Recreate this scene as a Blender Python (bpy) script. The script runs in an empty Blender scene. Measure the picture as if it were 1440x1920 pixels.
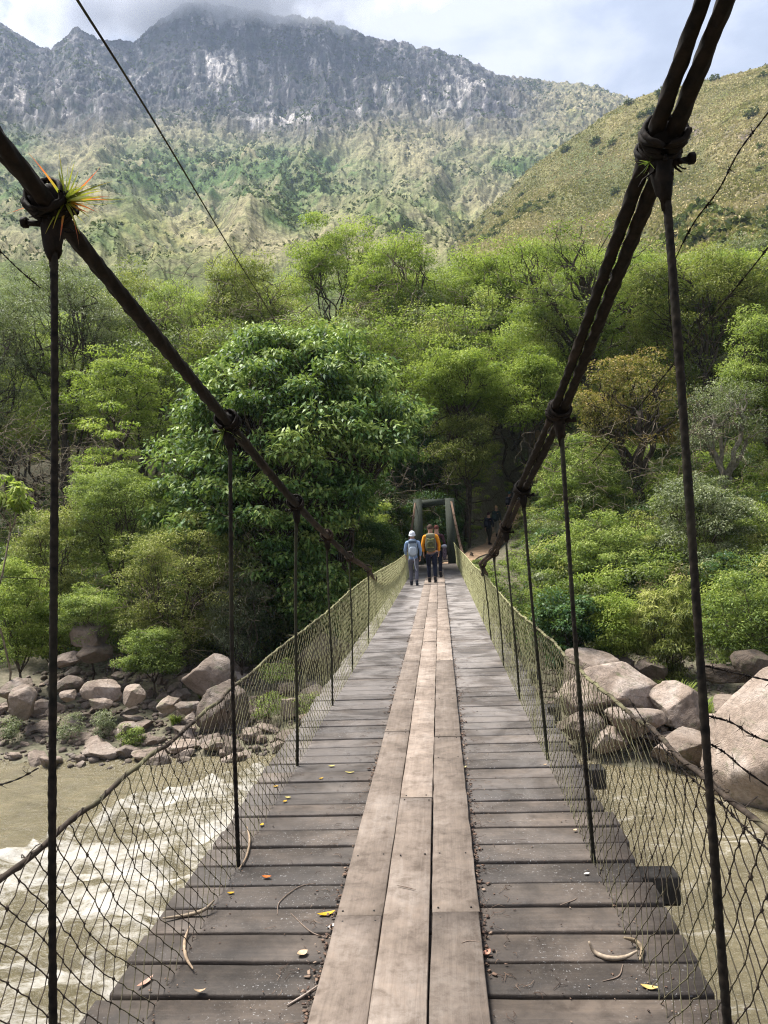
import bpy, math, random
import numpy as np
from mathutils import Vector, Matrix
random.seed(7)
rng = np.random.default_rng(11)
S = bpy.context.scene
COL = S.collection
R = math.radians

# ------------------------------------------------------------------ camera
FPX = 1400.0
YAW, PITCH, ROLL = -0.0729, 0.0224, -0.0448
CAM = np.array([0.228, 0.0, 1.80])
_F = np.array([math.sin(YAW)*math.cos(PITCH), math.cos(YAW)*math.cos(PITCH), math.sin(PITCH)])
_R = np.array([math.cos(YAW), -math.sin(YAW), 0.0]); _U = np.cross(_R, _F)
_R2 = _R*math.cos(ROLL)+_U*math.sin(ROLL); _U2 = -_R*math.sin(ROLL)+_U*math.cos(ROLL)
cd = bpy.data.cameras.new('camera'); cam = bpy.data.objects.new('camera', cd); COL.objects.link(cam)
cd.sensor_fit = 'VERTICAL'; cd.sensor_height = 32.0; cd.lens = FPX/1920*32.0
cd.clip_start = 0.05; cd.clip_end = 9000
cam.matrix_world = Matrix(((_R2[0], _U2[0], -_F[0], CAM[0]), (_R2[1], _U2[1], -_F[1], CAM[1]),
                           (_R2[2], _U2[2], -_F[2], CAM[2]), (0, 0, 0, 1)))
S.camera = cam
def ray(px, py):
    return _F + _R2*(px-720)/FPX + _U2*(960-py)/FPX
def at(px, py, Y):
    d = ray(px, py); return CAM + d*(Y/d[1])
def at_z(px, py, z):
    d = ray(px, py); return CAM + d*((z-CAM[2])/d[2])
def proj(P):
    d = np.asarray(P)-CAM; w = d@_F
    return 720+FPX*(d@_R2)/w, 960-FPX*(d@_U2)/w, w

# ------------------------------------------------------------------ sky, sun, exposure
SUN_EL, SUN_AZ = R(64), R(-62)      # azimuth from +Y towards +X
W = bpy.data.worlds.new('World'); S.world = W; W.use_nodes = True
nt = W.node_tree; N = nt.nodes; L = nt.links; N.clear()
out = N.new('ShaderNodeOutputWorld'); bg = N.new('ShaderNodeBackground')
sky = N.new('ShaderNodeTexSky'); sky.sky_type = 'NISHITA'; sky.sun_disc = False
sky.sun_elevation = SUN_EL; sky.sun_rotation = SUN_AZ; sky.air_density = 1.0; sky.dust_density = 2.0
tc = N.new('ShaderNodeTexCoord')
mp = N.new('ShaderNodeMapping'); mp.inputs['Scale'].default_value = (1, 1, 2.0)
n1 = N.new('ShaderNodeTexNoise'); n1.inputs['Scale'].default_value = 5.0; n1.inputs['Detail'].default_value = 7; n1.inputs['Roughness'].default_value = .52
n1.inputs['Distortion'].default_value = .25
cr = N.new('ShaderNodeValToRGB')
cr.color_ramp.elements[0].position = .38; cr.color_ramp.elements[0].color = (1.7, 1.88, 2.35, 1)
cr.color_ramp.elements[1].position = .66; cr.color_ramp.elements[1].color = (3.45, 3.5, 3.95, 1)
e = cr.color_ramp.elements.new(.50); e.color = (2.15, 2.35, 2.85, 1)
mx = N.new('ShaderNodeMix'); mx.data_type = 'RGBA'; mx.inputs[0].default_value = .9
L.new(tc.outputs['Generated'], mp.inputs[0]); L.new(mp.outputs[0], n1.inputs['Vector']); 
dp = N.new('ShaderNodeVectorMath'); dp.operation = 'DOT_PRODUCT'; d0 = ray(985, 60); d0 = d0/np.linalg.norm(d0); dp.inputs[1].default_value = d0
L.new(tc.outputs['Generated'], dp.inputs[0]); mr = N.new('ShaderNodeMapRange'); mr.inputs[1].default_value = math.cos(R(15)); mr.inputs[2].default_value = 1.0; mr.inputs[3].default_value = 0; mr.inputs[4].default_value = .13
L.new(dp.outputs['Value'], mr.inputs[0]); ad = N.new('ShaderNodeMath'); L.new(mr.outputs[0], ad.inputs[0]); L.new(n1.outputs['Fac'], ad.inputs[1]); L.new(ad.outputs[0], cr.inputs[0])
L.new(sky.outputs[0], mx.inputs[6]); L.new(cr.outputs[0], mx.inputs[7])
L.new(mx.outputs[2], bg.inputs[0]); bg.inputs[1].default_value = .10
L.new(bg.outputs[0], out.inputs[0])
sd = bpy.data.lights.new('sun', 'SUN'); sun = bpy.data.objects.new('sun', sd); COL.objects.link(sun)
sd.energy = 4.6; sd.angle = R(24); sd.color = (1.0, .965, .91)
sv = Vector((math.sin(SUN_AZ)*math.cos(SUN_EL), math.cos(SUN_AZ)*math.cos(SUN_EL), math.sin(SUN_EL)))
sun.rotation_euler = sv.to_track_quat('Z', 'Y').to_euler()
S.view_settings.view_transform = 'Standard'; S.view_settings.look = 'None'
S.view_settings.exposure = 1.42; S.view_settings.gamma = 1; S.view_settings.use_curve_mapping = False
S.render.engine = 'CYCLES'
cy = S.cycles
cy.max_bounces = 8; cy.diffuse_bounces = 5; cy.glossy_bounces = 2; cy.transmission_bounces = 3; cy.volume_bounces = 2; cy.transparent_max_bounces = 6
cy.use_denoising = True; cy.denoiser = 'OPENIMAGEDENOISE'; cy.denoising_input_passes = 'RGB_ALBEDO_NORMAL'; cy.denoising_prefilter = 'NONE'
S.render.film_transparent = False; cy.filter_width = 1.15; cy.sample_clamp_indirect = 2.0; cy.sample_clamp_direct = 2.6
cy.caustics_reflective = False; cy.caustics_refractive = False

# ------------------------------------------------------------------ noise
_P = rng.random((64, 64, 64)).astype(np.float32)*2-1
def vn(p):
    p = np.asarray(p, dtype=np.float64); i = np.floor(p).astype(np.int64); f = p-i; f = f*f*(3-2*f)
    i0 = i & 63; i1 = (i+1) & 63
    x0, y0, z0 = i0[..., 0], i0[..., 1], i0[..., 2]; x1, y1, z1 = i1[..., 0], i1[..., 1], i1[..., 2]
    fx, fy, fz = f[..., 0], f[..., 1], f[..., 2]
    a = _P[x0, y0, z0]*(1-fx)+_P[x1, y0, z0]*fx; b = _P[x0, y1, z0]*(1-fx)+_P[x1, y1, z0]*fx
    c = _P[x0, y0, z1]*(1-fx)+_P[x1, y0, z1]*fx; d = _P[x0, y1, z1]*(1-fx)+_P[x1, y1, z1]*fx
    return (a*(1-fy)+b*fy)*(1-fz)+(c*(1-fy)+d*fy)*fz
def fbm(p, o=4, g=.5, ridged=False):
    p = np.asarray(p, dtype=np.float64); s = 0; a = 1; t = 0
    for k in range(o):
        v = vn(p*(2.03**k)+k*17.3)
        if ridged: v = 1-2*np.abs(v)
        s = s+a*v; t += a; a *= g
    return s/t
def P3(x, y, z=0):
    x, y = np.broadcast_arrays(x, y); return np.stack([x, y, np.zeros_like(x)+z], -1)

# ------------------------------------------------------------------ object helpers
def tag(o, label=None, cat=None, group=None, kind=None):
    if label: o['label'] = label
    if cat: o['category'] = cat
    if group: o['group'] = group
    if kind: o['kind'] = kind
    return o
def empty(name, loc, rz=0, **k):
    o = bpy.data.objects.new(name, None); COL.objects.link(o); o.location = [float(v) for v in loc]; o.rotation_euler.z = rz
    o.empty_display_size = .1
    return tag(o, **k)
def link(name, me, mat=None, parent=None, loc=None, **k):
    o = bpy.data.objects.new(name, me); COL.objects.link(o)
    if mat is not None and len(me.materials) == 0: me.materials.append(mat)
    if parent is not None: o.parent = parent
    if loc is not None: o.location = [float(v) for v in loc]
    return tag(o, **k)
def npmesh(name, V, F, smooth=False, attrs=None, mats=None, mi=None):
    V = np.asarray(V, dtype=np.float32); F = np.asarray(F, dtype=np.int32); n = F.shape[1]
    me = bpy.data.meshes.new(name)
    me.vertices.add(len(V)); me.vertices.foreach_set('co', V.ravel())
    me.loops.add(F.size); me.loops.foreach_set('vertex_index', F.ravel())
    me.polygons.add(len(F)); me.polygons.foreach_set('loop_start', np.arange(0, F.size, n, dtype=np.int32))
    if smooth: me.polygons.foreach_set('use_smooth', np.ones(len(F), dtype=bool))
    if mi is not None: me.polygons.foreach_set('material_index', np.asarray(mi, dtype=np.int32))
    me.update(calc_edges=True)
    for m in (mats or []): me.materials.append(m)
    for an, (dom, typ, data) in (attrs or {}).items():
        a = me.attributes.new(an, typ, dom)
        a.data.foreach_set('color' if typ == 'FLOAT_COLOR' else 'value', np.asarray(data, dtype=np.float32).ravel())
    return me
class MB:
    def __init__(s): s.v = []; s.f = []; s.n = 0; s.a = []
    def add(s, V, F, a=0.0):
        V = np.asarray(V, dtype=float); F = np.asarray(F, dtype=int)
        s.v.append(V); s.f.append(F+s.n); s.n += len(V); s.a.append(np.full(len(F), a)); return s
    def tube(s, pts, rad, k=6, cap=True, a=0.0, mod=None):
        P = np.asarray(pts, dtype=float); n = len(P)
        rad = np.broadcast_to(np.asarray(rad, dtype=float), (n,))
        T = np.gradient(P, axis=0); T /= np.linalg.norm(T, axis=1)[:, None]+1e-12
        m = T.mean(0); up = np.array([0, 0, 1.]) if abs(m[2]) < .8*np.linalg.norm(m)+1e-9 else np.array([1., 0, 0])
        A = np.cross(T, up); A /= np.linalg.norm(A, axis=1)[:, None]+1e-12; B = np.cross(T, A)
        th = np.arange(k)*2*np.pi/k
        rr = rad[:, None]*np.ones((1, k))
        if mod is not None: rr = rr*mod(np.arange(n)[:, None], th[None, :])
        V = P[:, None]+rr[..., None]*(np.cos(th)[None, :, None]*A[:, None]+np.sin(th)[None, :, None]*B[:, None])
        V = V.reshape(-1, 3); i = np.arange(n-1)[:, None]*k; j = np.arange(k)[None, :]; j2 = (j+1) % k
        F = np.stack([i+j, i+j2, i+k+j2, i+k+j], -1).reshape(-1, 4)
        if cap:
            V = np.vstack([V, P[0], P[-1]]); c0 = n*k; c1 = c0+1; q = np.arange(k)
            F = np.vstack([F, np.stack([q*0+c0, (q+1) % k, q, q*0+c0], -1), np.stack([q*0+c1, (n-1)*k+q, (n-1)*k+(q+1) % k, q*0+c1], -1)])
        return s.add(V, F, a)
    def box(s, c, d, rot=None, jit=0, a=0.0, bev=0.0):
        d = np.asarray(d, float)/2
        if bev <= 0:
            V = np.array([[x, y, z] for x in (-1, 1) for y in (-1, 1) for z in (-1, 1)])*d
            F = [[0, 1, 3, 2], [4, 6, 7, 5], [0, 4, 5, 1], [2, 3, 7, 6], [0, 2, 6, 4], [1, 5, 7, 3]]
        else:
            b = bev; V = []; 
            for x in (-1, 1):
                for y in (-1, 1):
                    for z in (-1, 1):
                        V += [[x*d[0], y*(d[1]-b), z*(d[2]-b)], [x*(d[0]-b), y*d[1], z*(d[2]-b)], [x*(d[0]-b), y*(d[1]-b), z*d[2]]]
            V = np.array(V); I = lambda x, y, z, t: ((x*2+y)*2+z)*3+t
            F = []
            for s_ in (0, 1):
                F += [[I(s_, 0, 0, 0), I(s_, 1, 0, 0), I(s_, 1, 1, 0), I(s_, 0, 1, 0)], [I(0, s_, 0, 1), I(1, s_, 0, 1), I(1, s_, 1, 1), I(0, s_, 1, 1)],
                      [I(0, 0, s_, 2), I(1, 0, s_, 2), I(1, 1, s_, 2), I(0, 1, s_, 2)]]
            for p in (0, 1):
                for q in (0, 1):
                    F += [[I(p, q, 0, 0), I(p, q, 1, 0), I(p, q, 1, 1), I(p, q, 0, 1)], [I(p, 0, q, 0), I(p, 1, q, 0), I(p, 1, q, 2), I(p, 0, q, 2)],
                          [I(0, p, q, 1), I(1, p, q, 1), I(1, p, q, 2), I(0, p, q, 2)]]
                    for r_ in (0, 1):
                        F += [[I(p, q, r_, 0), I(p, q, r_, 1), I(p, q, r_, 2), I(p, q, r_, 0)]]
        V = V+rng.normal(0, 1, V.shape)*jit
        if rot is not None: V = V@np.array(rot).T
        return s.add(V+np.asarray(c, float), F, a)
    def mesh(s, name, smooth=False, attr=False):
        V = np.vstack(s.v); F = np.vstack(s.f); A = np.concatenate(s.a)
        # degenerate quads -> triangles
        me = bpy.data.meshes.new(name)
        tri = (F[:, 0] == F[:, 3])
        if tri.any():
            ls = np.where(tri, 3, 4); flat = F[~tri].ravel(); ft = F[tri][:, :3].ravel(); allf = np.concatenate([flat, ft]).astype(np.int32)
            ls = np.concatenate([np.full((~tri).sum(), 4), np.full(tri.sum(), 3)]); st = np.concatenate([[0], np.cumsum(ls)[:-1]]).astype(np.int32)
            A = np.concatenate([A[~tri], A[tri]])
        else:
            allf = F.ravel().astype(np.int32); st = np.arange(0, F.size, 4, dtype=np.int32)
        me.vertices.add(len(V)); me.vertices.foreach_set('co', V.astype(np.float32).ravel())
        me.loops.add(len(allf)); me.loops.foreach_set('vertex_index', allf)
        me.polygons.add(len(st)); me.polygons.foreach_set('loop_start', st)
        if smooth: me.polygons.foreach_set('use_smooth', np.ones(len(st), dtype=bool))
        me.update(calc_edges=True); me.validate()
        if attr and len(me.polygons) == len(A):
            at_ = me.attributes.new('tint', 'FLOAT', 'FACE'); at_.data.foreach_set('value', A.astype(np.float32))
        return me
    def obj(s, name, mat, parent=None, smooth=False, attr=False, loc=None, **k):
        me = s.mesh(name, smooth, attr); return link(name, me, mat, parent, loc, **k)
def smoothpath(P, n):
    P = np.asarray(P, float); t = np.arange(len(P)); u = np.linspace(0, len(P)-1, n); out = np.zeros((n, P.shape[1]))
    m = np.gradient(P, axis=0); i = np.clip(u.astype(int), 0, len(P)-2); f = (u-i)[:, None]
    return (2*f**3-3*f**2+1)*P[i]+(f**3-2*f**2+f)*m[i]+(-2*f**3+3*f**2)*P[i+1]+(f**3-f**2)*m[i+1]

# ------------------------------------------------------------------ materials
def newmat(name):
    m = bpy.data.materials.new(name); m.use_nodes = True; nt = m.node_tree
    b = nt.nodes['Principled BSDF']; return m, nt, b
def nz(nt, scale, detail=4, rough=.55, vec=None, dist=0):
    n = nt.nodes.new('ShaderNodeTexNoise'); n.inputs['Scale'].default_value = scale; n.inputs['Detail'].default_value = detail
    n.inputs['Roughness'].default_value = rough; n.inputs['Distortion'].default_value = dist
    if vec is not None: nt.links.new(vec, n.inputs['Vector'])
    return n.outputs['Fac']
def ramp(nt, fac, stops):
    r = nt.nodes.new('ShaderNodeValToRGB'); el = r.color_ramp.elements
    while len(el) < len(stops): el.new(.5)
    for q, (p, c) in zip(el, stops): q.position = p; q.color = (*c, 1) if len(c) == 3 else c
    nt.links.new(fac, r.inputs[0]); return r.outputs[0]
def mixc(nt, fac, a, b, mode='MIX'):
    m = nt.nodes.new('ShaderNodeMix'); m.data_type = 'RGBA'; m.blend_type = mode
    for s_, v in ((0, fac), (6, a), (7, b)):
        if hasattr(v, 'node'): nt.links.new(v, m.inputs[s_])
        else: m.inputs[s_].default_value = v if s_ == 0 else (*v, 1)
    return m.outputs[2]
def mth(nt, op, a, b=0.0, c=None):
    m = nt.nodes.new('ShaderNodeMath'); m.operation = op
    for i, v in enumerate((a, b) if c is None else (a, b, c)):
        if hasattr(v, 'node'): nt.links.new(v, m.inputs[i])
        else: m.inputs[i].default_value = v
    return m.outputs[0]
def bump(nt, b, h, st=.5, dist=.01):
    n = nt.nodes.new('ShaderNodeBump'); n.inputs['Strength'].default_value = st; n.inputs['Distance'].default_value = dist
    nt.links.new(h, n.inputs['Height']); nt.links.new(n.outputs[0], b.inputs['Normal'])
def coord(nt, kind='Object', scale=None):
    t = nt.nodes.new('ShaderNodeTexCoord').outputs[kind]
    if scale:
        m = nt.nodes.new('ShaderNodeMapping'); m.inputs['Scale'].default_value = scale; nt.links.new(t, m.inputs[0]); return m.outputs[0]
    return t
def wpos(nt): return nt.nodes.new('ShaderNodeNewGeometry').outputs['Position']
def simple(name, c, rough=.7, c2=None, scale=20, bumpst=0, spec=.3, metal=0):
    m, nt, b = newmat(name); b.inputs['Roughness'].default_value = rough; b.inputs['Specular IOR Level'].default_value = spec; b.inputs['Metallic'].default_value = metal
    f = nz(nt, scale, 5, .6, coord(nt))
    c2 = c2 or tuple(v*.6 for v in c)
    nt.links.new(ramp(nt, f, [(.35, c2), (.65, c)]), b.inputs['Base Color'])
    if bumpst: bump(nt, b, f, bumpst, .02)
    return m
LEAFM = {}
def leafmat(name, dark, mid, light, trans=.3, rough=.55, spec=.22):
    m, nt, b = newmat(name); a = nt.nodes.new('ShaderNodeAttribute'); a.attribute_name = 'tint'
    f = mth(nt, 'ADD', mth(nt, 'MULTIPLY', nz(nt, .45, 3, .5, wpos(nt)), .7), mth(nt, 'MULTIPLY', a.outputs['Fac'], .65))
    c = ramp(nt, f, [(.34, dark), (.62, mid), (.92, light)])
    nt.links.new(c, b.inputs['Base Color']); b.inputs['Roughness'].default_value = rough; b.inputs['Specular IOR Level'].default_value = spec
    t = nt.nodes.new('ShaderNodeBsdfTranslucent'); nt.links.new(mixc(nt, .5, c, (.26, .36, .035)), t.inputs[0])
    ms = nt.nodes.new('ShaderNodeMixShader'); ms.inputs[0].default_value = trans
    nt.links.new(b.outputs[0], ms.inputs[1]); nt.links.new(t.outputs[0], ms.inputs[2])
    nt.links.new(ms.outputs[0], nt.nodes['Material Output'].inputs[0]); LEAFM[name] = m; return m
leafmat('leaf_glossy', (.010, .032, .012), (.090, .180, .045), (.40, .49, .15), .30, .5, .22)
leafmat('leaf_bright', (.035, .062, .010), (.19, .27, .042), (.45, .51, .12), .46)
leafmat('leaf_mid', (.024, .044, .012), (.145, .21, .045), (.40, .46, .13), .42)
leafmat('leaf_grey', (.032, .044, .022), (.13, .155, .080), (.36, .38, .23), .28)
leafmat('leaf_yellow', (.040, .055, .014), (.18, .205, .05), (.45, .45, .14), .36)
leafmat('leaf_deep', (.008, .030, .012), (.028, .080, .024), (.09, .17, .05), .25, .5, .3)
leafmat('leaf_autumn', (.060, .055, .015), (.20, .17, .05), (.42, .28, .09), .3)
leafmat('leaf_scrub', (.045, .060, .026), (.095, .120, .050), (.16, .18, .08), .1, 1.0, .0)
leafmat('leaf_hay', (.20, .185, .065), (.36, .31, .14), (.50, .41, .24), .15, 1.0, .0)
leafmat('leaf_dry', (.06, .045, .025), (.15, .11, .06), (.26, .21, .12), .2, .7, .2)
M = {}
M['bark'] = simple('bark', (.085, .065, .045), .9, (.025, .020, .014), 6, .8)
M['bark_pale'] = simple('bark_pale', (.26, .23, .18), .9, (.09, .08, .055), 5, .6)
M['twig'] = simple('twig', (.20, .16, .11), .9, (.07, .055, .035), 9)

# ------------------------------------------------------------------ terrain of the far bank and riverbed
WZ = -4.6
def shore(x):   # distance along the bridge at which the far bank leaves the water
    return np.interp(x, [-60, -30, -16, -9, -4, 0, 4, 8, 12, 20, 60], [27, 23.5, 21.4, 20.8, 21, 21.5, 20.5, 19.0, 17.5, 16, 10])
_pt = [-60, -12, -3, 0, 2, 5, 8, 10.5, 13, 15, 18, 25, 40, 60, 90, 130]
_pz = [-9, -8, -5.4, WZ, -4.25, -3.7, -3.0, -2.2, -.9, -.1, .9, 3.6, 10.5, 18.5, 27, 34]
def zt(x, y):
    x = np.asarray(x, float); y = np.asarray(y, float)
    t = y-shore(x); t = t+1.4*fbm(P3(x*.16, y*.16, 3), 3)
    z = np.interp(t, _pt, _pz)
    z = z+np.clip(t/10, 0, 1)*(.55*fbm(P3(x*.3, y*.3, 8), 4))
    z = z+np.clip((t-20)/30, 0, 1)*2.2*fbm(P3(x*.07, y*.07, 5), 3)
    # level landing behind the portal and the trail climbing to the right
    d = np.hypot((x)/2.4, (y-38.5)/4.5); w = np.clip(1.6-d, 0, 1); z = z*(1-w)+(-.16)*w
    trail = np.interp(y, [36, 40, 43, 47, 52, 56], [-.1, .45, 1.0, 1.95, 4.4, 6.5]); xt = np.interp(y, [36, 39, 41, 43, 47, 52], [.6, 2.2, 3.1, 3.7, 4.9, 7.0])
    w = np.clip(1.7-np.abs(x-xt)/1.1, 0, 1)*np.clip((y-36)/2, 0, 1)*np.clip((56-y)/6, 0, 1); z = z*(1-w)+trail*w
    return z
def grid_mesh(name, X, Y, Z, attrs=None, smooth=True, mats=None):
    n, m = X.shape; V = np.stack([X, Y, Z], -1).reshape(-1, 3)
    i = np.arange(n-1)[:, None]*m+np.arange(m-1)[None, :]
    F = np.stack([i, i+1, i+m+1, i+m], -1).reshape(-1, 4)
    return npmesh(name, V, F, smooth, attrs, mats)
gx = np.concatenate([np.linspace(-220, -42, 40), np.linspace(-41, 41, 330), np.linspace(42, 220, 40)])
gy = np.concatenate([np.linspace(-60, 14, 40), np.linspace(14.4, 62, 200), np.linspace(63, 135, 60)])
X, Y = np.meshgrid(gx, gy); Z = zt(X, Y)
m, nt, b = newmat('soil')
wp = wpos(nt); f1 = nz(nt, .5, 5, .6, wp); f2 = nz(nt, 6, 5, .65, wp)
c = ramp(nt, f1, [(.38, (.045, .065, .02)), (.6, (.09, .085, .042)), (.8, (.18, .145, .09))])
c = mixc(nt, .55, c, ramp(nt, f2, [(.3, (.03, .025, .015)), (.7, (.28, .23, .17))]))
L_ = nt.links; L_.new(c, b.inputs['Base Color']); b.inputs['Roughness'].default_value = .95; bump(nt, b, f2, .7, .08)
link('ground', grid_mesh('ground', X, Y, Z), m, kind='structure')
M['soil'] = m

# trail surface of pale trodden earth
ty = np.linspace(36.6, 55, 70); tx = np.interp(ty, [36, 39, 41, 43, 47, 52, 55], [.6, 2.2, 3.1, 3.7, 4.9, 7.0, 8.3]); ww = .55+.12*np.sin(ty*2.1)
XX = np.stack([tx+k*ww for k in np.linspace(-1, 1, 9)], 1); YY = np.stack([ty-k*.3 for k in np.linspace(-1, 1, 9)], 1); ZZ = zt(XX, YY)+.05
link('path', grid_mesh('path', XX, YY, ZZ), simple('earth', (.33, .22, .14), .95, (.19, .13, .08), 3, .5), kind='structure')

# ------------------------------------------------------------------ river
wx = np.linspace(-46, 46, 520); wy = np.concatenate([np.linspace(-30, 4, 30), np.linspace(4.3, 31, 330)])
X, Y = np.meshgrid(wx, wy)
a = at_z(240, 1500, WZ); b_ = at_z(60, 1585, WZ); c_ = at_z(500, 1440, WZ)
# the line where the rapid breaks, in metres on the water
def foam(x, y):
    yb = np.interp(x, [-30, b_[0]-3, b_[0], a[0], c_[0], c_[0]+3, 30], [b_[1]-2, b_[1]-.8, b_[1], a[1], c_[1]+.2, c_[1]-1.5, c_[1]-6])
    s = np.clip((yb+.5*fbm(P3(x*.7, y*.7, 4), 3)-y)/.5, 0, 1)
    s = s*np.interp(x, [-12, -1, .6, 2.5, 9], [1, .95, .62, .42, .40])
    return s
fo = foam(X, Y)
fo = np.maximum(fo, np.clip(.5+1.2*fbm(P3(X*.5, Y*.9, 44), 3), 0, 1)*.42*(X > 1)*np.clip((20.5-Y)/4, 0, 1))
wob = fbm(P3(X*.5, Y*.8, 1), 3)
big = .6*fbm(P3(X*.6+wob*.8, Y*.9+wob*.8, 2), 4, .6, True)+1.0*fbm(P3(X*.9, Y*1.1+wob, 12), 4, .6); fine = fbm(P3(X*2.4, Y*3.6, 6), 4, .6)
Z = WZ+.02*fine+.05*fbm(P3(X*.8, Y*1.6, 9), 3)+fo*(.20*big+.09*fine)
crest = np.exp(-((foam(X, Y+.35)-.5)/.35)**2)*(X < 3); Z = Z+crest*.16*(1+fine)
link_me = grid_mesh('river', X, Y, Z, {'foam': ('POINT', 'FLOAT', np.clip(fo, 0, 1).ravel())})
m, nt, b = newmat('river_water')
at_ = nt.nodes.new('ShaderNodeAttribute'); at_.attribute_name = 'foam'
wp = wpos(nt); mpn = nt.nodes.new('ShaderNodeMapping'); mpn.inputs['Scale'].default_value = (.7, 1.25, 1); nt.links.new(wp, mpn.inputs[0])
fa = nz(nt, .9, 10, .70, mpn.outputs[0], 1.3); fb = nz(nt, 5, 8, .75, mpn.outputs[0], 1.8)
mk = mth(nt, 'ADD', mth(nt, 'MULTIPLY', fa, 1.15), mth(nt, 'MULTIPLY', fb, .45)); mk = mth(nt, 'ADD', mk, mth(nt, 'MULTIPLY', at_.outputs['Fac'], .27))
mask = ramp(nt, mk, [(.80, (0, 0, 0)), (.98, (.35, .35, .35)), (1.0, (.8, .8, .8))])
mask = mth(nt, 'SMOOTH_MIN', mth(nt, 'MULTIPLY_ADD', mk, 3.6, -3.56), 1.0, .1); mask = mth(nt, 'MAXIMUM', mask, 0.0)
wc = ramp(nt, fa, [(.3, (.095, .080, .042)), (.7, (.205, .172, .100))])
nt.links.new(mixc(nt, mask, wc, (.48, .455, .41)), b.inputs['Base Color'])
nt.links.new(mth(nt, 'MULTIPLY_ADD', mask, .45, .16), b.inputs['Roughness']); b.inputs['Specular IOR Level'].default_value = .5
bump(nt, b, mth(nt, 'ADD', fa, mth(nt, 'MULTIPLY', fb, .6)), .8, .12)
link('river', link_me, m, kind='structure')

# ------------------------------------------------------------------ mountains
def pxe(lst):   # pixel control points -> (azimuth, tangent of elevation)
    A = []; T = []
    for x, y in lst:
        d = ray(x, y); A.append(math.atan2(d[0], d[1])); T.append(d[2]/math.hypot(d[0], d[1]))
    return np.array(A), np.array(T)
AZ = np.concatenate([np.linspace(R(-70), R(-36), 60), np.linspace(R(-35.8), R(29), 1150), np.linspace(R(29.3), R(70), 70)])
LAY = [(70, [(-900, 760), (720, 700), (2400, 700)]),
       (180, [(-600, 540), (0, 520), (720, 510), (2000, 500)]),
       (420, [(-600, 420), (0, 425), (60, 430), (190, 398), (250, 405), (335, 480), (400, 450), (470, 402), (560, 445), (640, 430), (720, 400), (800, 440), (880, 520), (1440, 600)]),
       (620, [(-600, 400), (0, 392), (190, 380), (335, 430), (470, 385), (640, 395), (800, 385), (880, 440), (1440, 520)]),
       (850, [(-600, 330), (0, 330), (200, 300), (400, 315), (560, 330), (700, 320), (900, 320), (1440, 300)]),
       (1120, [(-600, 220), (0, 210), (200, 205), (330, 250), (480, 262), (600, 235), (750, 230), (900, 238), (1170, 245), (1440, 240)]),
       (1500, [(-700, 60), (-60, 30), (0, 52), (60, 95), (95, 108), (145, 62), (190, 88), (250, 92), (300, 48), (345, 18), (385, 8), (450, 20), (530, 40), (595, 38), (640, 60), (700, 78), (780, 92), (870, 118), (940, 150), (1010, 158), (1085, 160), (1140, 178), (1170, 188), (1300, 230), (2200, 230)])]
rs = np.array([l[0] for l in LAY], float)
TE = np.stack([np.interp(AZ, *pxe(l[1])) for l in LAY])   # layers x azimuth
rr = np.concatenate([np.linspace(70, 420, 110), np.linspace(424, 1120, 200), np.linspace(1123, 1500, 190), np.linspace(1508, 1720, 24)])
T = np.zeros((len(rr), len(AZ)))
for j in range(len(AZ)):
    T[:, j] = np.interp(rr, np.append(rs, 1720), np.append(TE[:, j], TE[-1, j]*.72))
RR, AA = np.meshgrid(rr, AZ, indexing='ij')
zz = T*RR
amp = np.interp(RR, [70, 250, 420, 900, 1200, 1440, 1500, 1720], [2, 9, 17, 34, 40, 22, 13, 13])
gx_, gy_ = AA*RR.mean()/60*1.0, RR/60
w1 = fbm(np.stack([RR*np.sin(AA)/210, RR*np.cos(AA)/210, zz*0+3], -1), 3)
gul = fbm(np.stack([AA*17+w1*1.1, RR/230+w1*.6, zz*0+7], -1), 5, .55, True)
iso = fbm(np.stack([RR*np.sin(AA)/34, RR*np.cos(AA)/34, zz/40], -1), 5, .62, True)
gul2 = np.maximum(fbm(np.stack([AA*26+w1*3.2+RR/260, RR/300+w1, zz*0+31], -1), 3, .5, True), -.4)
crag = fbm(np.stack([RR*np.sin(AA)/13, RR*np.cos(AA)/20, zz/26], -1), 5, .68, True)
zz = zz+amp*(.75*(gul-.15)+.36*(iso-.1)) + amp*.3*w1+crag*np.interp(RR, [100, 400, 1000, 1250, 1500], [.4, 1.4, 4, 14, 10])+gul2*np.interp(RR, [100, 300, 700, 1150, 1400, 1500], [.5, 4, 9, 16, 11, 6])
XM, YM = CAM[0]+RR*np.sin(AA), RR*np.cos(AA)
pxm, pym, _ = proj(np.stack([XM, YM, zz+CAM[2]], -1))
# surface cover: rock, scrub, grass
def gs(x, y, sx, sy): return np.exp(-((pxm-x)/sx)**2-((pym-y)/sy)**2)
nA = fbm(np.stack([XM/45, YM/45, zz/45], -1), 5, .6); nB = fbm(np.stack([XM/11, YM/11, zz/14], -1), 4, .65); nC = fbm(np.stack([AA*150, RR/60, zz/90], -1), 4, .6)
C = np.zeros(XM.shape+(3,)); 
def lay(col, w): 
    global C
    w = np.clip(w, 0, 1)[..., None]; C = C*(1-w)+np.array(col)*w
lay((.20, .18, .105), np.ones_like(XM))                                   # olive grass and scrub
lay((.27, .235, .145), (nA*1.8+.35))                                         # drier grass
lay((.27, .25, .10), (1.2-np.abs(pym-430)/70)*(pxm > 150)*(.7+nA*2))        # yellowish spurs
lay((.060, .080, .032), (nB*1.6+.05))
lay((.045, .070, .028), np.clip(-gul2*1.9-.05, 0, .85))
lay((.30, .26, .15), np.clip(gul2*2.2-.55, 0, .7)*np.clip((pym-240)/60, 0, 1))                                       # dark scrub mottling
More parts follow.
